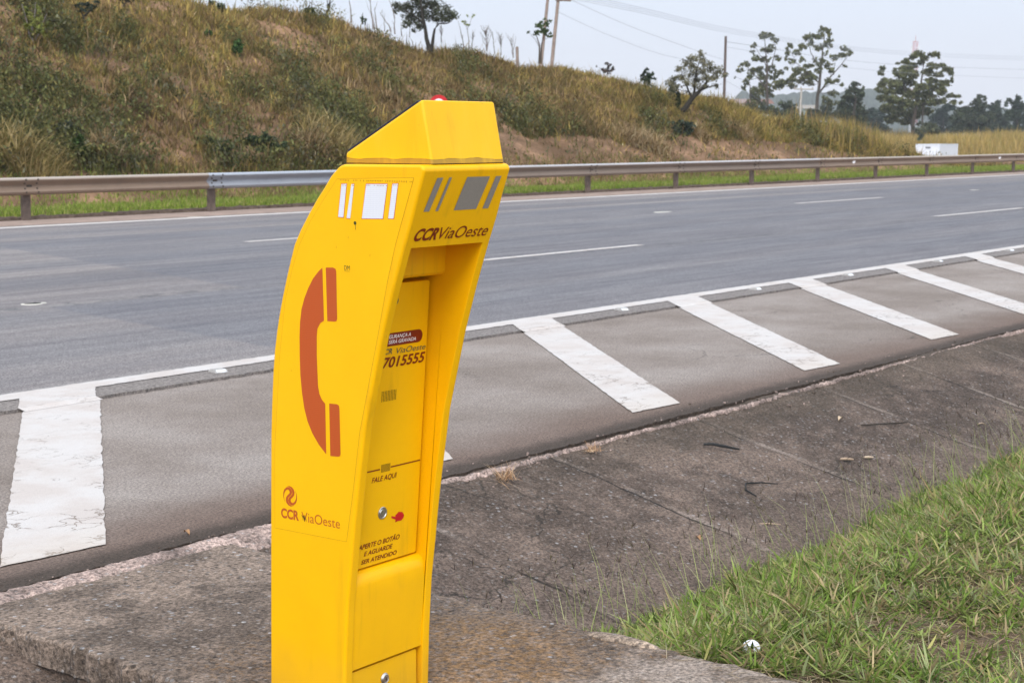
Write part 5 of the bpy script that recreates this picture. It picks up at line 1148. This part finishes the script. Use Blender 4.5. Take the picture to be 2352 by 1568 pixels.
for (lb, bx, dep, cl, pal_) in [
    ('dark rounded tree with a knobbly top, second clump from the right in the far wood', 2240, 250, [(1750, 805, 40, 30), (1810, 830, 28, 34), (1720, 870, 62, 38), (1640, 905, 30, 18), (1830, 885, 20, 30), (1760, 930, 92, 50), (1700, 1000, 114, 60), (1600, 985, 94, 50), (1500, 1000, 84, 50), (1460, 1100, 104, 80), (1480, 1230, 120, 70), (1640, 1250, 120, 60), (1800, 1250, 130, 60), (1650, 1100, 134, 80), (1820, 1080, 120, 80), (1560, 1200, 144, 70), (1750, 1200, 154, 70)], DKT),
    ('grey green tree just right of the dark rounded one with the knobbly top', 2294, 280, [(2000, 885, 48, 40), (1980, 950, 84, 50), (1900, 930, 50, 40), (1960, 1040, 104, 70), (2050, 1150, 114, 90), (1900, 1180, 84, 80), (1950, 1250, 120, 60), (2080, 1260, 120, 60)], [(.040, .056, .032), (.056, .070, .038), (.028, .040, .026)]),
    ('grey green tree with two leafy spires at the right edge of the picture', 2338, 270, [(2165, 850, 44, 30), (2275, 830, 36, 48), (2235, 890, 60, 38), (2112, 910, 22, 38), (2290, 900, 40, 40), (2250, 965, 72, 60), (2335, 960, 60, 60), (2180, 1045, 94, 70), (2300, 1100, 114, 100), (2200, 1250, 120, 60), (2350, 1250, 130, 60), (2440, 1050, 90, 100)], [(.040, .056, .032), (.056, .070, .038), (.028, .040, .026)]),
    ('blue green tree low behind the right side of the broad bushy eucalyptus', 2170, 300, [(1330, 950, 94, 58), (1240, 1020, 84, 60), (1180, 1100, 104, 70), (1300, 1120, 124, 80), (1100, 1180, 64, 50), (1400, 1180, 90, 70), (1200, 1260, 120, 50), (1380, 1260, 100, 50)], [(.036, .052, .040), (.050, .066, .046), (.028, .040, .034)]),
    ('blue green tree low between the dark pointed tree and the broad bushy eucalyptus', 2010, 290, [(300, 1010, 84, 60), (360, 1100, 100, 80), (250, 1120, 90, 80), (330, 1190, 120, 60), (420, 1010, 60, 50), (300, 1260, 120, 50), (450, 1240, 100, 60)], [(.036, .052, .040), (.050, .066, .046), (.028, .040, .034)])]:
    cx = np.mean([c[0] for c in cl]); bt = t5([[(cx, 1300, .28), (cx, 1100, .2), (cl[0][0], cl[0][1] + 40, .06)]])
    tree('broadleaf_tree', lb, 'tree', (bx, 306), dep, zt5(cl), 4, 11, .26, pal_, [.4, .35, .25] if len(pal_) == 3 else [.35, .35, .15, .15], bt, M['dbark'], SG, droop=.1)
BG = 'bushes at the foot of the far trees'
for lb, bx, dep, cl, pal_ in [
    ('olive green bush in front of the broad bushy eucalyptus, behind the golden grass', 2130, 195, zt5([(1000, 1210, 134, 62), (1080, 1260, 114, 60), (1140, 1235, 84, 55), (930, 1270, 80, 60)]), [(.085, .095, .055), (.11, .115, .065), (.06, .07, .04)]),
    ('small dark green bush at the left end of the golden grass by the truck', 2114, 180, zt5([(960, 1330, 46, 44), (940, 1365, 34, 28)]), DKT[:3]),
    ('dark tangled bush under the left eucalyptus', 1745, 195, zt4([(330, 1150, 110, 70), (440, 1200, 130, 70), (560, 1180, 110, 70), (270, 1210, 100, 60), (650, 1210, 80, 60)]), DKT[:3]),
    ('dark tangled bush round the foot of the concrete pole', 1835, 195, zt4([(830, 1130, 124, 80), (900, 1230, 134, 70), (760, 1230, 100, 60), (1000, 1270, 90, 50)]), DKT[:3]),
    ('grey green bush below the tallest eucalyptus', 1890, 195, zt4([(1180, 1230, 114, 80), (1300, 1260, 114, 70), (1400, 1240, 100, 70), (1100, 1280, 80, 50), (1330, 1170, 90, 60)]), [(.06, .068, .042), (.08, .085, .052), (.045, .052, .034)]),
    ('grey leafless thicket right of the dark pointed tree', 1994, 185, zt5([(180, 1300, 84, 50), (250, 1270, 70, 50), (130, 1340, 60, 44)]), [(.14, .115, .10), (.18, .15, .13), (.10, .085, .07)])]:
    tree('bush', lb, 'bush', (bx, 318), dep, cl, 2.5, 6, .22, pal_, [.4, .35, .25], [[(bx, 322, .06), (bx - 2, 300, .03)], [(bx + 3, 322, .05), (bx + 8, 300, .02)]], M['dbark'], BG, droop=.0)
# ---- trees and shrubs standing on the cutting
def on_hill(px, py):
    for k in range(40):
        p, t = hill_hit(px, py + k)
        if t > 21: return t
    return 60.
d1 = on_hill(988, 114)
HT = [(.085, .095, .060), (.115, .120, .078), (.058, .064, .042), (.16, .155, .105)]
tree('acacia_tree', 'dark forked tree with a lopsided crown on the hill crest above the call box', 'tree', (988, 116), d1,
     zr2([(1140, 30, 112, 58), (1040, 70, 72, 48), (960, 60, 42, 46), (1060, 140, 72, 48), (1040, 190, 44, 32), (1130, 200, 60, 36), (1180, 110, 80, 58), (1230, 40, 60, 38), (1120, -60, 132, 58), (1210, -60, 92, 60), (1310, 90, 70, 58), (1370, 110, 60, 42), (1405, 130, 32, 36), (1280, 150, 62, 36), (1335, 165, 50, 24), (1150, -150, 84, 50), (1090, 240, 26, 16), (945, 95, 20, 18)]),
     .9, 3.6, .046, HT, [.4, .3, .2, .1], t2([[(1215, 405, .10), (1200, 350, .085), (1182, 260, .07), (1160, 150, .055), (1140, 0, .035), (1120, -120, .015)], [(1222, 405, .08), (1240, 300, .055), (1252, 230, .042), (1285, 187, .03), (1360, 182, .018), (1405, 150, .008)], [(1168, 190, .04), (1080, 120, .02), (970, 60, .008)], [(1150, 80, .03), (1220, 0, .015)]]), M['dbark'], None, 6., .1, .62)
d2 = on_hill(1566, 268)
LT = [(.16, .15, .085), (.21, .195, .115), (.115, .11, .065), (.26, .23, .14)]
tree('acacia_tree', 'leaning grey green tree with thin leaves at the right end of the hill', 'tree', (1564, 268), d2,
     zr3([(1690, 70, 44, 58), (1600, 120, 72, 50), (1540, 110, 28, 34), (1500, 180, 72, 52), (1420, 260, 72, 50), (1600, 230, 84, 50), (1700, 170, 64, 52), (1780, 200, 72, 50), (1700, 290, 84, 52), (1850, 270, 84, 50), (1560, 320, 84, 52), (1430, 370, 72, 50), (1330, 390, 64, 44), (1950, 280, 64, 50), (2010, 345, 56, 34), (1290, 450, 66, 64), (1340, 500, 74, 54), (1640, 400, 84, 50), (1760, 380, 84, 50), (1880, 380, 72, 42), (1500, 430, 72, 50), (1620, 490, 72, 42), (1760, 480, 72, 34), (1880, 480, 56, 34), (1300, 560, 56, 44)]),
     1.1, 3.4, .044, LT, [.4, .3, .2, .1], t3([[(1420, 900, .13), (1440, 820, .12), (1510, 745, .11), (1575, 650, .10), (1660, 570, .08), (1750, 470, .055), (1850, 350, .03), (1930, 290, .012)], [(1590, 630, .06), (1605, 450, .045), (1640, 250, .025), (1690, 70, .01)], [(1575, 640, .05), (1500, 480, .035), (1430, 320, .015)], [(1660, 565, .04), (1800, 500, .025), (1900, 470, .01)], [(1520, 740, .03), (1570, 725, .02), (1620, 735, .008)]]), M['dbark'], None, 6., .0, .95)
PB = 'shrubs and bushes dotted over the hillside'
def shrub(name, label, base, cl, dens, leaf, pal, wts=(.4, .35, .25), paths=None, mat=None, cat='shrub', spread=.3, fill=.5, dd=0.0):
    d_ = on_hill(*base) + dd; mp_ = d_ / FPX
    return tree(name, label, cat, base, d_, cl, spread, dens, leaf, list(pal), list(wts), paths or [[(base[0], base[1] + 2, .03), (base[0] - 2, base[1] - 12, .018), (base[0] + 1, base[1] - 24, .008)]], mat or M['dbark'], PB, 6., .0, fill, crown='foliage')
SG_ = [(.05, .10, .030), (.075, .135, .040), (.035, .068, .025)]
shrub('shrub', 'rounded bright green shrub standing alone in the dry grass, upper middle of the hill', (547, 130), [(546, 104, 13, 12), (549, 116, 11, 12), (541, 112, 9, 9), (548, 125, 8, 7)], 4.62, .05, SG_)
shrub('shrub', 'smaller, duller green shrub to the upper left of the rounded one', (481, 92), [(480, 76, 10, 11), (484, 86, 9, 9), (475, 82, 7, 8)], 3.08, .05, SG_)
shrub('shrub', 'dark green shrub just under the crest, near the top left sky edge', (498, 32), [(490, 14, 12, 13), (506, 20, 12, 11), (497, 26, 12, 9), (515, 16, 8, 8)], 3.08, .05, [(.040, .062, .032), (.06, .08, .04), (.03, .045, .025)])
shrub('shrub', 'dark bluish shrub at the foot of the leaning tree', (1562, 310), zr3([(1430, 1000, 120, 60), (1480, 1060, 110, 70), (1380, 1070, 100, 60), (1540, 1020, 80, 60), (1420, 1130, 100, 50)]), 3.08, .07, [(.045, .062, .045), (.065, .085, .065), (.032, .045, .034)])
shrub('shrub', 'dark narrow shrub hugging the trunk of the leaning tree', (1556, 256), zr3([(1390, 640, 38, 60), (1385, 720, 40, 60), (1395, 780, 38, 40), (1300, 500, 50, 60)]), 3.08, .06, [(.04, .055, .03), (.055, .07, .036), (.03, .04, .024)])
shrub('shrub', 'small dark bush with upright leaf sprays on the ridge left of the leaning tree', (1488, 196), zr3([(955, 290, 52, 34), (895, 330, 36, 26), (1035, 335, 32, 36), (975, 360, 76, 44), (985, 430, 66, 36), (1060, 395, 24, 20), (930, 390, 50, 40)]), 3.23, .075, [(.035, .052, .030), (.052, .070, .038), (.026, .038, .024)])
shrub('shrub', 'purplish brown half bare bush on the ridge right of the pole pair', (1396, 170), zr3([(430, 175, 30, 20), (455, 220, 50, 36), (500, 255, 46, 36), (430, 290, 76, 36), (360, 270, 36, 26), (300, 240, 24, 24)]), 1.85, .055, [(.11, .075, .070), (.075, .07, .05), (.14, .10, .09)])
shrub('shrub', 'yellow green leafy thicket with bare stems in the upper left corner of the hill', (74, 100), [(86, 22, 10, 11), (82, 38, 18, 14), (96, 68, 18, 14), (108, 50, 12, 12), (60, 30, 12, 14), (70, 60, 16, 16), (110, 84, 10, 8)], 1.69, .05, [(.17, .18, .045), (.22, .225, .06), (.12, .14, .04)], (.4, .3, .3), [[(76, 100, .03), (74, 60, .02), (82, 5, .008)], [(74, 100, .025), (62, 50, .015), (50, 10, .006)], [(78, 98, .02), (96, 60, .012), (108, 30, .006)]], M['pbark'])
shrub('shrub', 'small dark gnarled tree on the slope, top left', (200, 70), [(195, 12, 18, 13), (182, 12, 10, 9), (188, 24, 12, 9), (214, 12, 12, 9), (205, 22, 10, 7), (224, 8, 9, 7)], 1.2, .05, [(.050, .062, .042), (.07, .08, .055), (.035, .045, .03)], (.4, .35, .25), [[(200, 71, .05), (194, 48, .04), (191, 40, .035), (198, 33, .03), (219, 18, .015)], [(192, 42, .03), (187, 30, .02), (184, 18, .01)], [(202, 70, .02), (204, 62, .01)]], M['dbark'], 'tree')
shrub('shrub', 'dark gnarled shrub on the upper left of the hill, cut by the top edge', (287, 22), [(283, 0, 14, 9), (272, -4, 10, 8), (296, -2, 12, 8), (288, -14, 16, 10)], 1.3, .05, [(.050, .062, .042), (.07, .08, .055), (.035, .045, .03)], (.4, .35, .25), [[(287, 23, .05), (285, 12, .04), (292, 0, .02)], [(285, 12, .03), (276, -2, .015)]], M['dbark'], 'tree')
shrub('shrub', 'low grey green shrub behind the dry grass clump at the lower left', (150, 310), [(150, 290, 22, 12), (170, 300, 22, 12), (130, 300, 20, 12), (160, 312, 24, 10)], 3.08, .055, [(.05, .062, .042), (.07, .078, .056), (.035, .045, .032)])
shrub('shrub', 'dark leafy shrub at the foot of the slope, just left of the call box', (600, 345), [(590, 318, 24, 14), (620, 326, 24, 13), (570, 330, 22, 12), (605, 340, 30, 12), (645, 338, 18, 12)], 3.23, .06, [(.042, .06, .03), (.062, .082, .04), (.03, .045, .024)])
shrub('shrub', 'dark leafy shrub low on the slope, behind the first silver rail', (490, 352), [(470, 326, 24, 13), (500, 332, 24, 13), (450, 338, 22, 12), (485, 346, 30, 11), (520, 344, 18, 11)], 3.08, .06, [(.042, .058, .03), (.06, .078, .04), (.03, .043, .024)])
shrub('shrub', 'deep green bush squeezed between two dry grass clumps at the lower left', (180, 365), [(180, 330, 18, 16), (168, 342, 14, 14), (190, 350, 16, 14), (178, 358, 20, 10)], 3.38, .06, [(.045, .075, .022), (.062, .10, .028), (.03, .05, .018)])
# sapling beside the pole pair, and the yellow leafed one
d5 = on_hill(1239, 143) - 1.5
tree('sapling', 'green leafed sapling growing against the thinner pole of the leaning pair', 'sapling', (1240, 144), d5, zr2([(2130, 180, 38, 34), (2065, 200, 32, 30), (2100, 230, 56, 36), (2050, 262, 42, 24), (1990, 255, 16, 8), (2130, 275, 34, 24), (2158, 288, 14, 20), (2090, 175, 24, 16)]), .4, 3.2, .06, [(.075, .105, .04), (.10, .14, .05), (.05, .075, .03)], [.4, .3, .3],
     t2([[(2070, 500, .045), (2072, 350, .03), (2050, 280, .015)], [(2085, 500, .04), (2090, 350, .028), (2110, 260, .018), (2130, 190, .008)], [(2080, 380, .015), (2040, 310, .008), (1990, 255, .004)]]), M['bark'], 'saplings along the crest', 6., .0, .5)
d6 = on_hill(1077, 112) - .5
tree('sapling', 'thin sapling with a few yellow green leaves, right of the forked tree', 'sapling', (1077, 114), d6, zr2([(1556, 122, 20, 14), (1506, 124, 14, 11), (1490, 180, 26, 14), (1512, 200, 26, 14), (1470, 168, 12, 8)]), .2, 2.2, .05, [(.24, .28, .055), (.30, .33, .08), (.17, .21, .05)], [.4, .3, .3],
     t2([[(1520, 395, .022), (1518, 300, .016), (1508, 230, .012), (1540, 150, .006)], [(1508, 240, .01), (1490, 185, .006)]]), M['pbark'], 'saplings along the crest', 6., .0, .6)
def bare(label, base, stems, fan=0, mat=None):
    d_ = on_hill(base[0], base[1])
    e = empty('bare_sapling', tuple(at(base[0], base[1], d_))); tag(e, label, 'sapling', 'saplings along the crest')
    mb = MB()
    for (x0, y0), (x1, y1), r0 in stems:
        P_ = [Vector(at(x0 + (x1 - x0) * t + rng.normal(0, .8) * (t > 0), y0 + 7 * (t == 0) + (y1 - y0) * t, d_)) for t in np.linspace(0, 1, 6)]
        mb.tube(P_, list(np.linspace(r0, r0 * .3, 6)), 5)
    kid(mb.build('stem', [mat or M['pbark']]), e)
    if fan:
        mb = MB()
        for (x0, y0), (x1, y1), r0 in stems[:1]:
            for _ in range(fan):
                t = rng.uniform(.25, .95); px_, py_ = x0 + (x1 - x0) * t, y0 + (y1 - y0) * t; g = rng.uniform(-.75, .75); L = (y0 - y1) * rng.uniform(.25, .6)
                q = [(px_, py_), (px_ + .5 * L * math.sin(g), py_ - .5 * L * math.cos(g)), (px_ + L * math.sin(g * .8), py_ - L * math.cos(g * .8))]
                dd = rng.uniform(-.25, .25); mb.tube([Vector(at(a, b, d_ + dd * i)) for i, (a, b) in enumerate(q)], [.008, .006, .003], 3)
        kid(mb.build('twigs', [mat or M['pbark']]), e)
z2p = lambda x, y: (631.6 + .293 * x, .293 * y)
bare('bent bare sapling between the half bare tree and the row of stems', z2p(600, 155), [(z2p(600, 155), z2p(595, 80), .03), (z2p(596, 85), z2p(575, -20), .02)])
bare('tall bare stem, leftmost of the row of bare stems left of the forked tree', z2p(770, 205), [(z2p(770, 205), z2p(745, -5), .028)], 3)
bare('short bare stem second in the row left of the forked tree', z2p(795, 205), [(z2p(795, 205), z2p(782, 60), .022)], 3)
bare('slanting bare stem third in the row left of the forked tree', z2p(905, 225), [(z2p(910, 228), z2p(820, 95), .02), (z2p(860, 225), z2p(855, 130), .015)], 3)
bare('tall thin bare stem nearest to the left of the forked tree', z2p(938, 245), [(z2p(940, 245), z2p(935, 110), .024), (z2p(936, 120), z2p(890, -10), .016)], 2)
bare('pair of short bare stems under the left side of the forked tree crown', z2p(995, 265), [(z2p(995, 265), z2p(985, 180), .018), (z2p(1055, 270), z2p(1058, 200), .014)])
bare('twiggy bare bush right beside the trunk of the forked tree', z2p(1305, 310), [(z2p(1305, 310), z2p(1300, 215), .018)], 16)
bare('bare curved sapling just left of the yellow leafed one', z2p(1478, 380), [(z2p(1478, 385), z2p(1470, 280), .024), (z2p(1470, 285), z2p(1435, 170), .014)], 3)
bare('twiggy bare bush just right of the yellow leafed sapling', z2p(1545, 350), [(z2p(1545, 350), z2p(1550, 265), .016)], 14)
bare('fan shaped bare bush, widest of the bare ones right of the forked tree', z2p(1660, 380), [(z2p(1660, 380), z2p(1650, 235), .02), (z2p(1660, 380), z2p(1605, 250), .012), (z2p(1662, 380), z2p(1700, 250), .012), (z2p(1662, 380), z2p(1680, 228), .012)], 26)
bare('single bare stem right of the fan shaped bush', z2p(1722, 400), [(z2p(1722, 400), z2p(1705, 250), .016)], 5)
bare('pale bare bush between the single stem and the fence post', z2p(1775, 410), [(z2p(1775, 410), z2p(1770, 280), .014)], 16)
bare('forked bare sapling just left of the lone fence post', z2p(1870, 430), [(z2p(1870, 432), z2p(1840, 290), .018), (z2p(1868, 425), z2p(1888, 290), .014)], 8)
bare('half bare tree with a dark crooked trunk on the crest, left of the bare stems', z2p(410, 180), [(z2p(410, 182), z2p(405, 110), .075), (z2p(405, 112), z2p(422, 55), .055), (z2p(422, 58), z2p(438, -40), .03), (z2p(420, 60), z2p(400, -30), .02), (z2p(424, 60), z2p(470, -30), .018)], 0, M['dbark'])
bare('two thin bare stems rising from the leafy bush near the left end of the sky', z2p(290, 95), [(z2p(297, 95), z2p(285, -10), .018), (z2p(272, 90), z2p(268, -10), .014)], 2)
shrub('shrub', 'small leafy bush at the foot of two thin bare stems, left end of the skyline', (712, 30), [(710, 22, 9, 6), (716, 26, 8, 5), (705, 27, 7, 5)], 2.77, .05, [(.055, .075, .035), (.075, .10, .045), (.04, .055, .03)])
shrub('shrub', 'small green bush on the crest right of the half bare tree', (833, 54), [(831, 42, 6, 7), (836, 50, 7, 5)], 2.31, .05, [(.06, .095, .04), (.085, .12, .05), (.045, .065, .03)])
fd = on_hill(1189, 141); fb = at(1189, 141, fd); mb = MB(); mb.tube([fb - np.array([0, 0, .2]), at(1187.5, 108, fd)], .05, 6); o = mb.build('fence_post', [M['wood']]); rebase(o, tuple(fb)); tag(o, 'lone weathered fence post on the crest, left of the utility poles', 'fence post')
# ---- tall dry grass clumps on the slope
def dry_clump(label, base, w_, h_, n, pal, seed, droop=1.0):
    p, t = hill_hit(*base); mp_ = t / FPX; W_, H_ = w_ * mp_, h_ * mp_ * 1.0; e = p
    a = rng.uniform(-1, 1, n); P_ = p + rt * (a * W_ / 2)[:, None] + hd * (rng.uniform(-.6, .6, n) * min(W_ / 2, .9))[:, None]
    P_[:, 2] = hz(P_[:, 0], P_[:, 1]) - .03
    L = H_ * rng.uniform(.45, 1.15, n) * (1.0 - .45 * a ** 2); ang_ = np.where(rng.random(n) < .5, math.atan2(rt[1], rt[0]), math.atan2(-rt[1], -rt[0])) + rng.normal(0, .9, n)
    V, T_, Q, C_ = blades(P_, L, rng.uniform(.014, .034, n), ang_, np.abs(rng.normal(.30, .28, n)), rng.uniform(.2, 2.0, n) * droop * 1.35, pick(pal, [.36, .28, .2, .16], n, .2), 3)
    o = npmesh('dry_grass_clump', V, T_, Q, M['dry'], None, C_); rebase(o, tuple(p)); return tag(o, label, 'grass clump', 'dry grass clumps on the slope')
DP = [(.36, .255, .135), (.27, .175, .09), (.46, .36, .22), (.20, .15, .06)]
GP = [(.36, .265, .11), (.27, .21, .08), (.44, .34, .17), (.19, .17, .06)]
dry_clump('big straw coloured grass clump at the left edge, behind the rail', (45, 378), 190, 112, 2300, GP, 1)
dry_clump('bright pinkish straw clump second from the left, behind the rail', (238, 366), 62, 78, 1000, DP, 2)
dry_clump('tall straw thicket behind and left of the yellow cap', (765, 352), 150, 92, 2100, GP, 3)
dry_clump('straw coloured clump against the left edge of the yellow cap', (720, 358), 80, 80, 900, DP, 4)
dry_clump('low pale straw clump on the slope left of the leaning tree', (1475, 335), 130, 58, 1300, DP, 5)
dry_clump('small pinkish straw clump below the leaning tree', (1604, 318), 40, 42, 420, DP, 6)
dry_clump('wide pinkish straw clump right of the leaning tree, low on the slope', (1700, 312), 70, 44, 620, DP, 7)

# ================================================================== SMALL THINGS ON THE GROUND
def gz(u, v): return -.25 * (4.27 - v)
def weed(name, label, u, v, z, n, R_, pal, seed):
    r = np.random.default_rng(seed); P_ = np.stack([u + r.normal(0, R_ * .25, n), v + r.normal(0, R_ * .25, n), np.full(n, z)], 1)
    V, T_, Q, C_ = blades(P_, r.uniform(.4, 1.3, n) * R_, r.uniform(.0018, .004, n), r.uniform(0, 6.28, n), np.abs(r.normal(.9, .4, n)), r.uniform(0, .9, n), pick(pal, [.5, .3, .2], n), 3)
    o = npmesh(name, V, T_, Q, M['dry'], None, C_); rebase(o, (u, v, z)); return tag(o, label, 'weed', 'dried weeds in the kerb cracks')
WP = [(.48, .30, .17), (.58, .42, .27), (.34, .20, .11)]
weed('dry_weed', 'dried straw coloured weed in the kerb just right of the call box', 5.40, 4.14, gz(5.4, 4.14) + .012, 110, .085, WP, 1)
weed('dry_weed', 'smaller dried weed farther along the kerb, right of the straw coloured one', 6.10, 4.17, gz(6.1, 4.17) + .012, 60, .055, WP, 2)
weed('dry_weed', 'green weed growing at the kerb edge by the right border of the picture', 11.3, 3.95, gz(11.3, 3.95) + .012, 120, .10, [(.09, .16, .03), (.13, .21, .04), (.06, .11, .02)], 3)
weed('dry_weed', 'dried weed tuft in the crack near the rusty part of the slab', 4.02, 3.22, gz(4.02, 3.22) + .006, 40, .03, WP, 4)
def stick(name, label, pts, rad, mat, cat='twig'):
    P_ = [Vector((u, v, gz(u, v) + rad + dz)) for u, v, dz in pts]; mb = MB(); mb.tube(P_, [rad * .7] + [rad] * (len(P_) - 2) + [rad * .6], 6); o = mb.build(name, [mat], None, 60); rebase(o, tuple(P_[0])); return tag(o, label, cat, 'litter lying in the gutter')
M['twig'] = plain('pale dry twig', (.40, .29, .20), .85, .2); M['rubber'] = plain('black rubber strip', (.018, .018, .018), .7, .3)
stick('rubber_strip', 'short curled black strip of tyre rubber in the gutter', [(6.78, 3.99, .0), (6.80, 3.95, .012), (6.83, 3.90, .014), (6.90, 3.86, .004)], .008, M['rubber'], 'rubber strip')
stick('rubber_strip', 'thin hooked black strip lying nearer, left of the pale twigs', [(6.42, 3.50, 0), (6.43, 3.56, .004), (6.50, 3.60, .006), (6.60, 3.575, .003), (6.68, 3.53, 0)], .004, M['rubber'], 'rubber strip')
stick('twig', 'thicker pale twig in the gutter, left of the thin one', [(7.36, 3.545, .0), (7.39, 3.53, .002), (7.43, 3.51, 0)], .008, M['twig'])
stick('twig', 'thin bright twig to the right of the thicker one', [(7.53, 3.50, .0), (7.56, 3.485, .002), (7.585, 3.475, 0)], .007, plain('bright twig', (.55, .42, .30), .8))
stick('twig', 'long thin dry stalk at the grass edge near the slab', [(4.30, 3.32, .0), (4.36, 3.27, .004), (4.43, 3.20, .0)], .003, M['twig'])
stick('twig', 'dark twig farther up the gutter, above the pale twigs', [(8.05, 3.76, .0), (8.2, 3.71, .004), (8.42, 3.66, .0)], .004, M['dbark'])
stick('twig', 'small dry stalk by the grass, right of the hooked strip', [(6.10, 3.33, .0), (6.16, 3.30, .003), (6.22, 3.27, .0)], .0035, M['twig'])
def leaf(label, u, v, L, rz, mat):
    V = []; F = []
    for i, t in enumerate(np.linspace(0, 1, 7)):
        w_ = .34 * L * math.sin(math.pi * min(1, t * .92 + .04)) ** .8; x = (t - .5) * L; h = .010 * math.sin(t * 3.1) * L / .05
        for s_ in (-1, 0, 1): V.append((x, s_ * w_ * .5, h + .006 * abs(s_) * L / .05))
    for i in range(6):
        for j in range(2): a = 3 * i + j; F.append((a, a + 3, a + 4, a + 1))
    o = pyd('dry_leaf', V, F, mat, None, True); o.location = (u, v, gz(u, v) + .003); o.rotation_euler = (-.0, 0, rz); return tag(o, label, 'leaf', 'litter lying in the gutter')
M['dleaf'] = plain('dry leaf', (.36, .20, .10), .8, .2); M['dleaf2'] = plain('pale dry leaf', (.50, .38, .26), .8, .2)
leaf('small brown dry leaf in the gutter near the tips of the grass stalks', 5.69, 3.366, .06, .8, M['dleaf'])
leaf('pale dry leaf on the dark concrete below the second hatch bar from the right', 8.0, 3.86, .07, .2, M['dleaf2'])
leaf('orange dry leaf on the asphalt edge left of the call box', 3.86, 4.40, .05, 1.2, M['dleaf']).location.z = .006
leaf('pale curled leaf at the edge of the grass near the right border', 8.9, 3.42, .05, 2.1, M['dleaf2'])
# white plastic lid in the grass
lid = MB(); n = 32; c = np.array([4.07, 2.225, float(verge_z(np.array(4.07), np.array(2.225))) + .024]); nv = Vector((-hd[0] * .72, -hd[1] * .72, .62)).normalized()
a = nv.cross(Vector((0, 0, 1))).normalized(); b = nv.cross(a); V = []; F = []
for rr, h in ((.001, .006), (.015, .0055), (.024, .003), (.027, -.004)):
    for i in range(n): g = 2 * math.pi * i / n; V.append(Vector(c) + (a * math.cos(g) + b * math.sin(g)) * rr + nv * h)
for k in range(3):
    for i in range(n): F.append((k * n + i, k * n + (i + 1) % n, (k + 1) * n + (i + 1) % n, (k + 1) * n + i))
lid.add(V, F); o = lid.build('plastic_lid', [M['tw']], None, 50); rebase(o, tuple(c)); tag(o, 'white plastic lid half hidden in the grass near the slab', 'lid')
# ================================================================== AIR
HAZE = .00034
if HAZE:
    mb = MB(); x0, x1, y0, y1, z0, z1 = -600, 1650, -700, 1150, -4.1, 90
    mb.box(((x0 + x1) / 2, (y0 + y1) / 2, (z0 + z1) / 2), (x1 - x0, y1 - y0, z1 - z0)); hm_ = bpy.data.materials.new('thin haze'); hm_.use_nodes = True; ht = hm_.node_tree; ht.nodes.clear()
    ho = ht.nodes.new('ShaderNodeOutputMaterial'); hv = ht.nodes.new('ShaderNodeVolumePrincipled'); hv.inputs['Color'].default_value = (.94, .97, 1, 1); hv.inputs['Density'].default_value = HAZE; hv.inputs['Anisotropy'].default_value = .1
    ht.links.new(hv.outputs[0], ho.inputs['Volume']); tag(mb.build('haze', [hm_]), 'thin pale haze over the whole place', 'haze', kind='stuff')
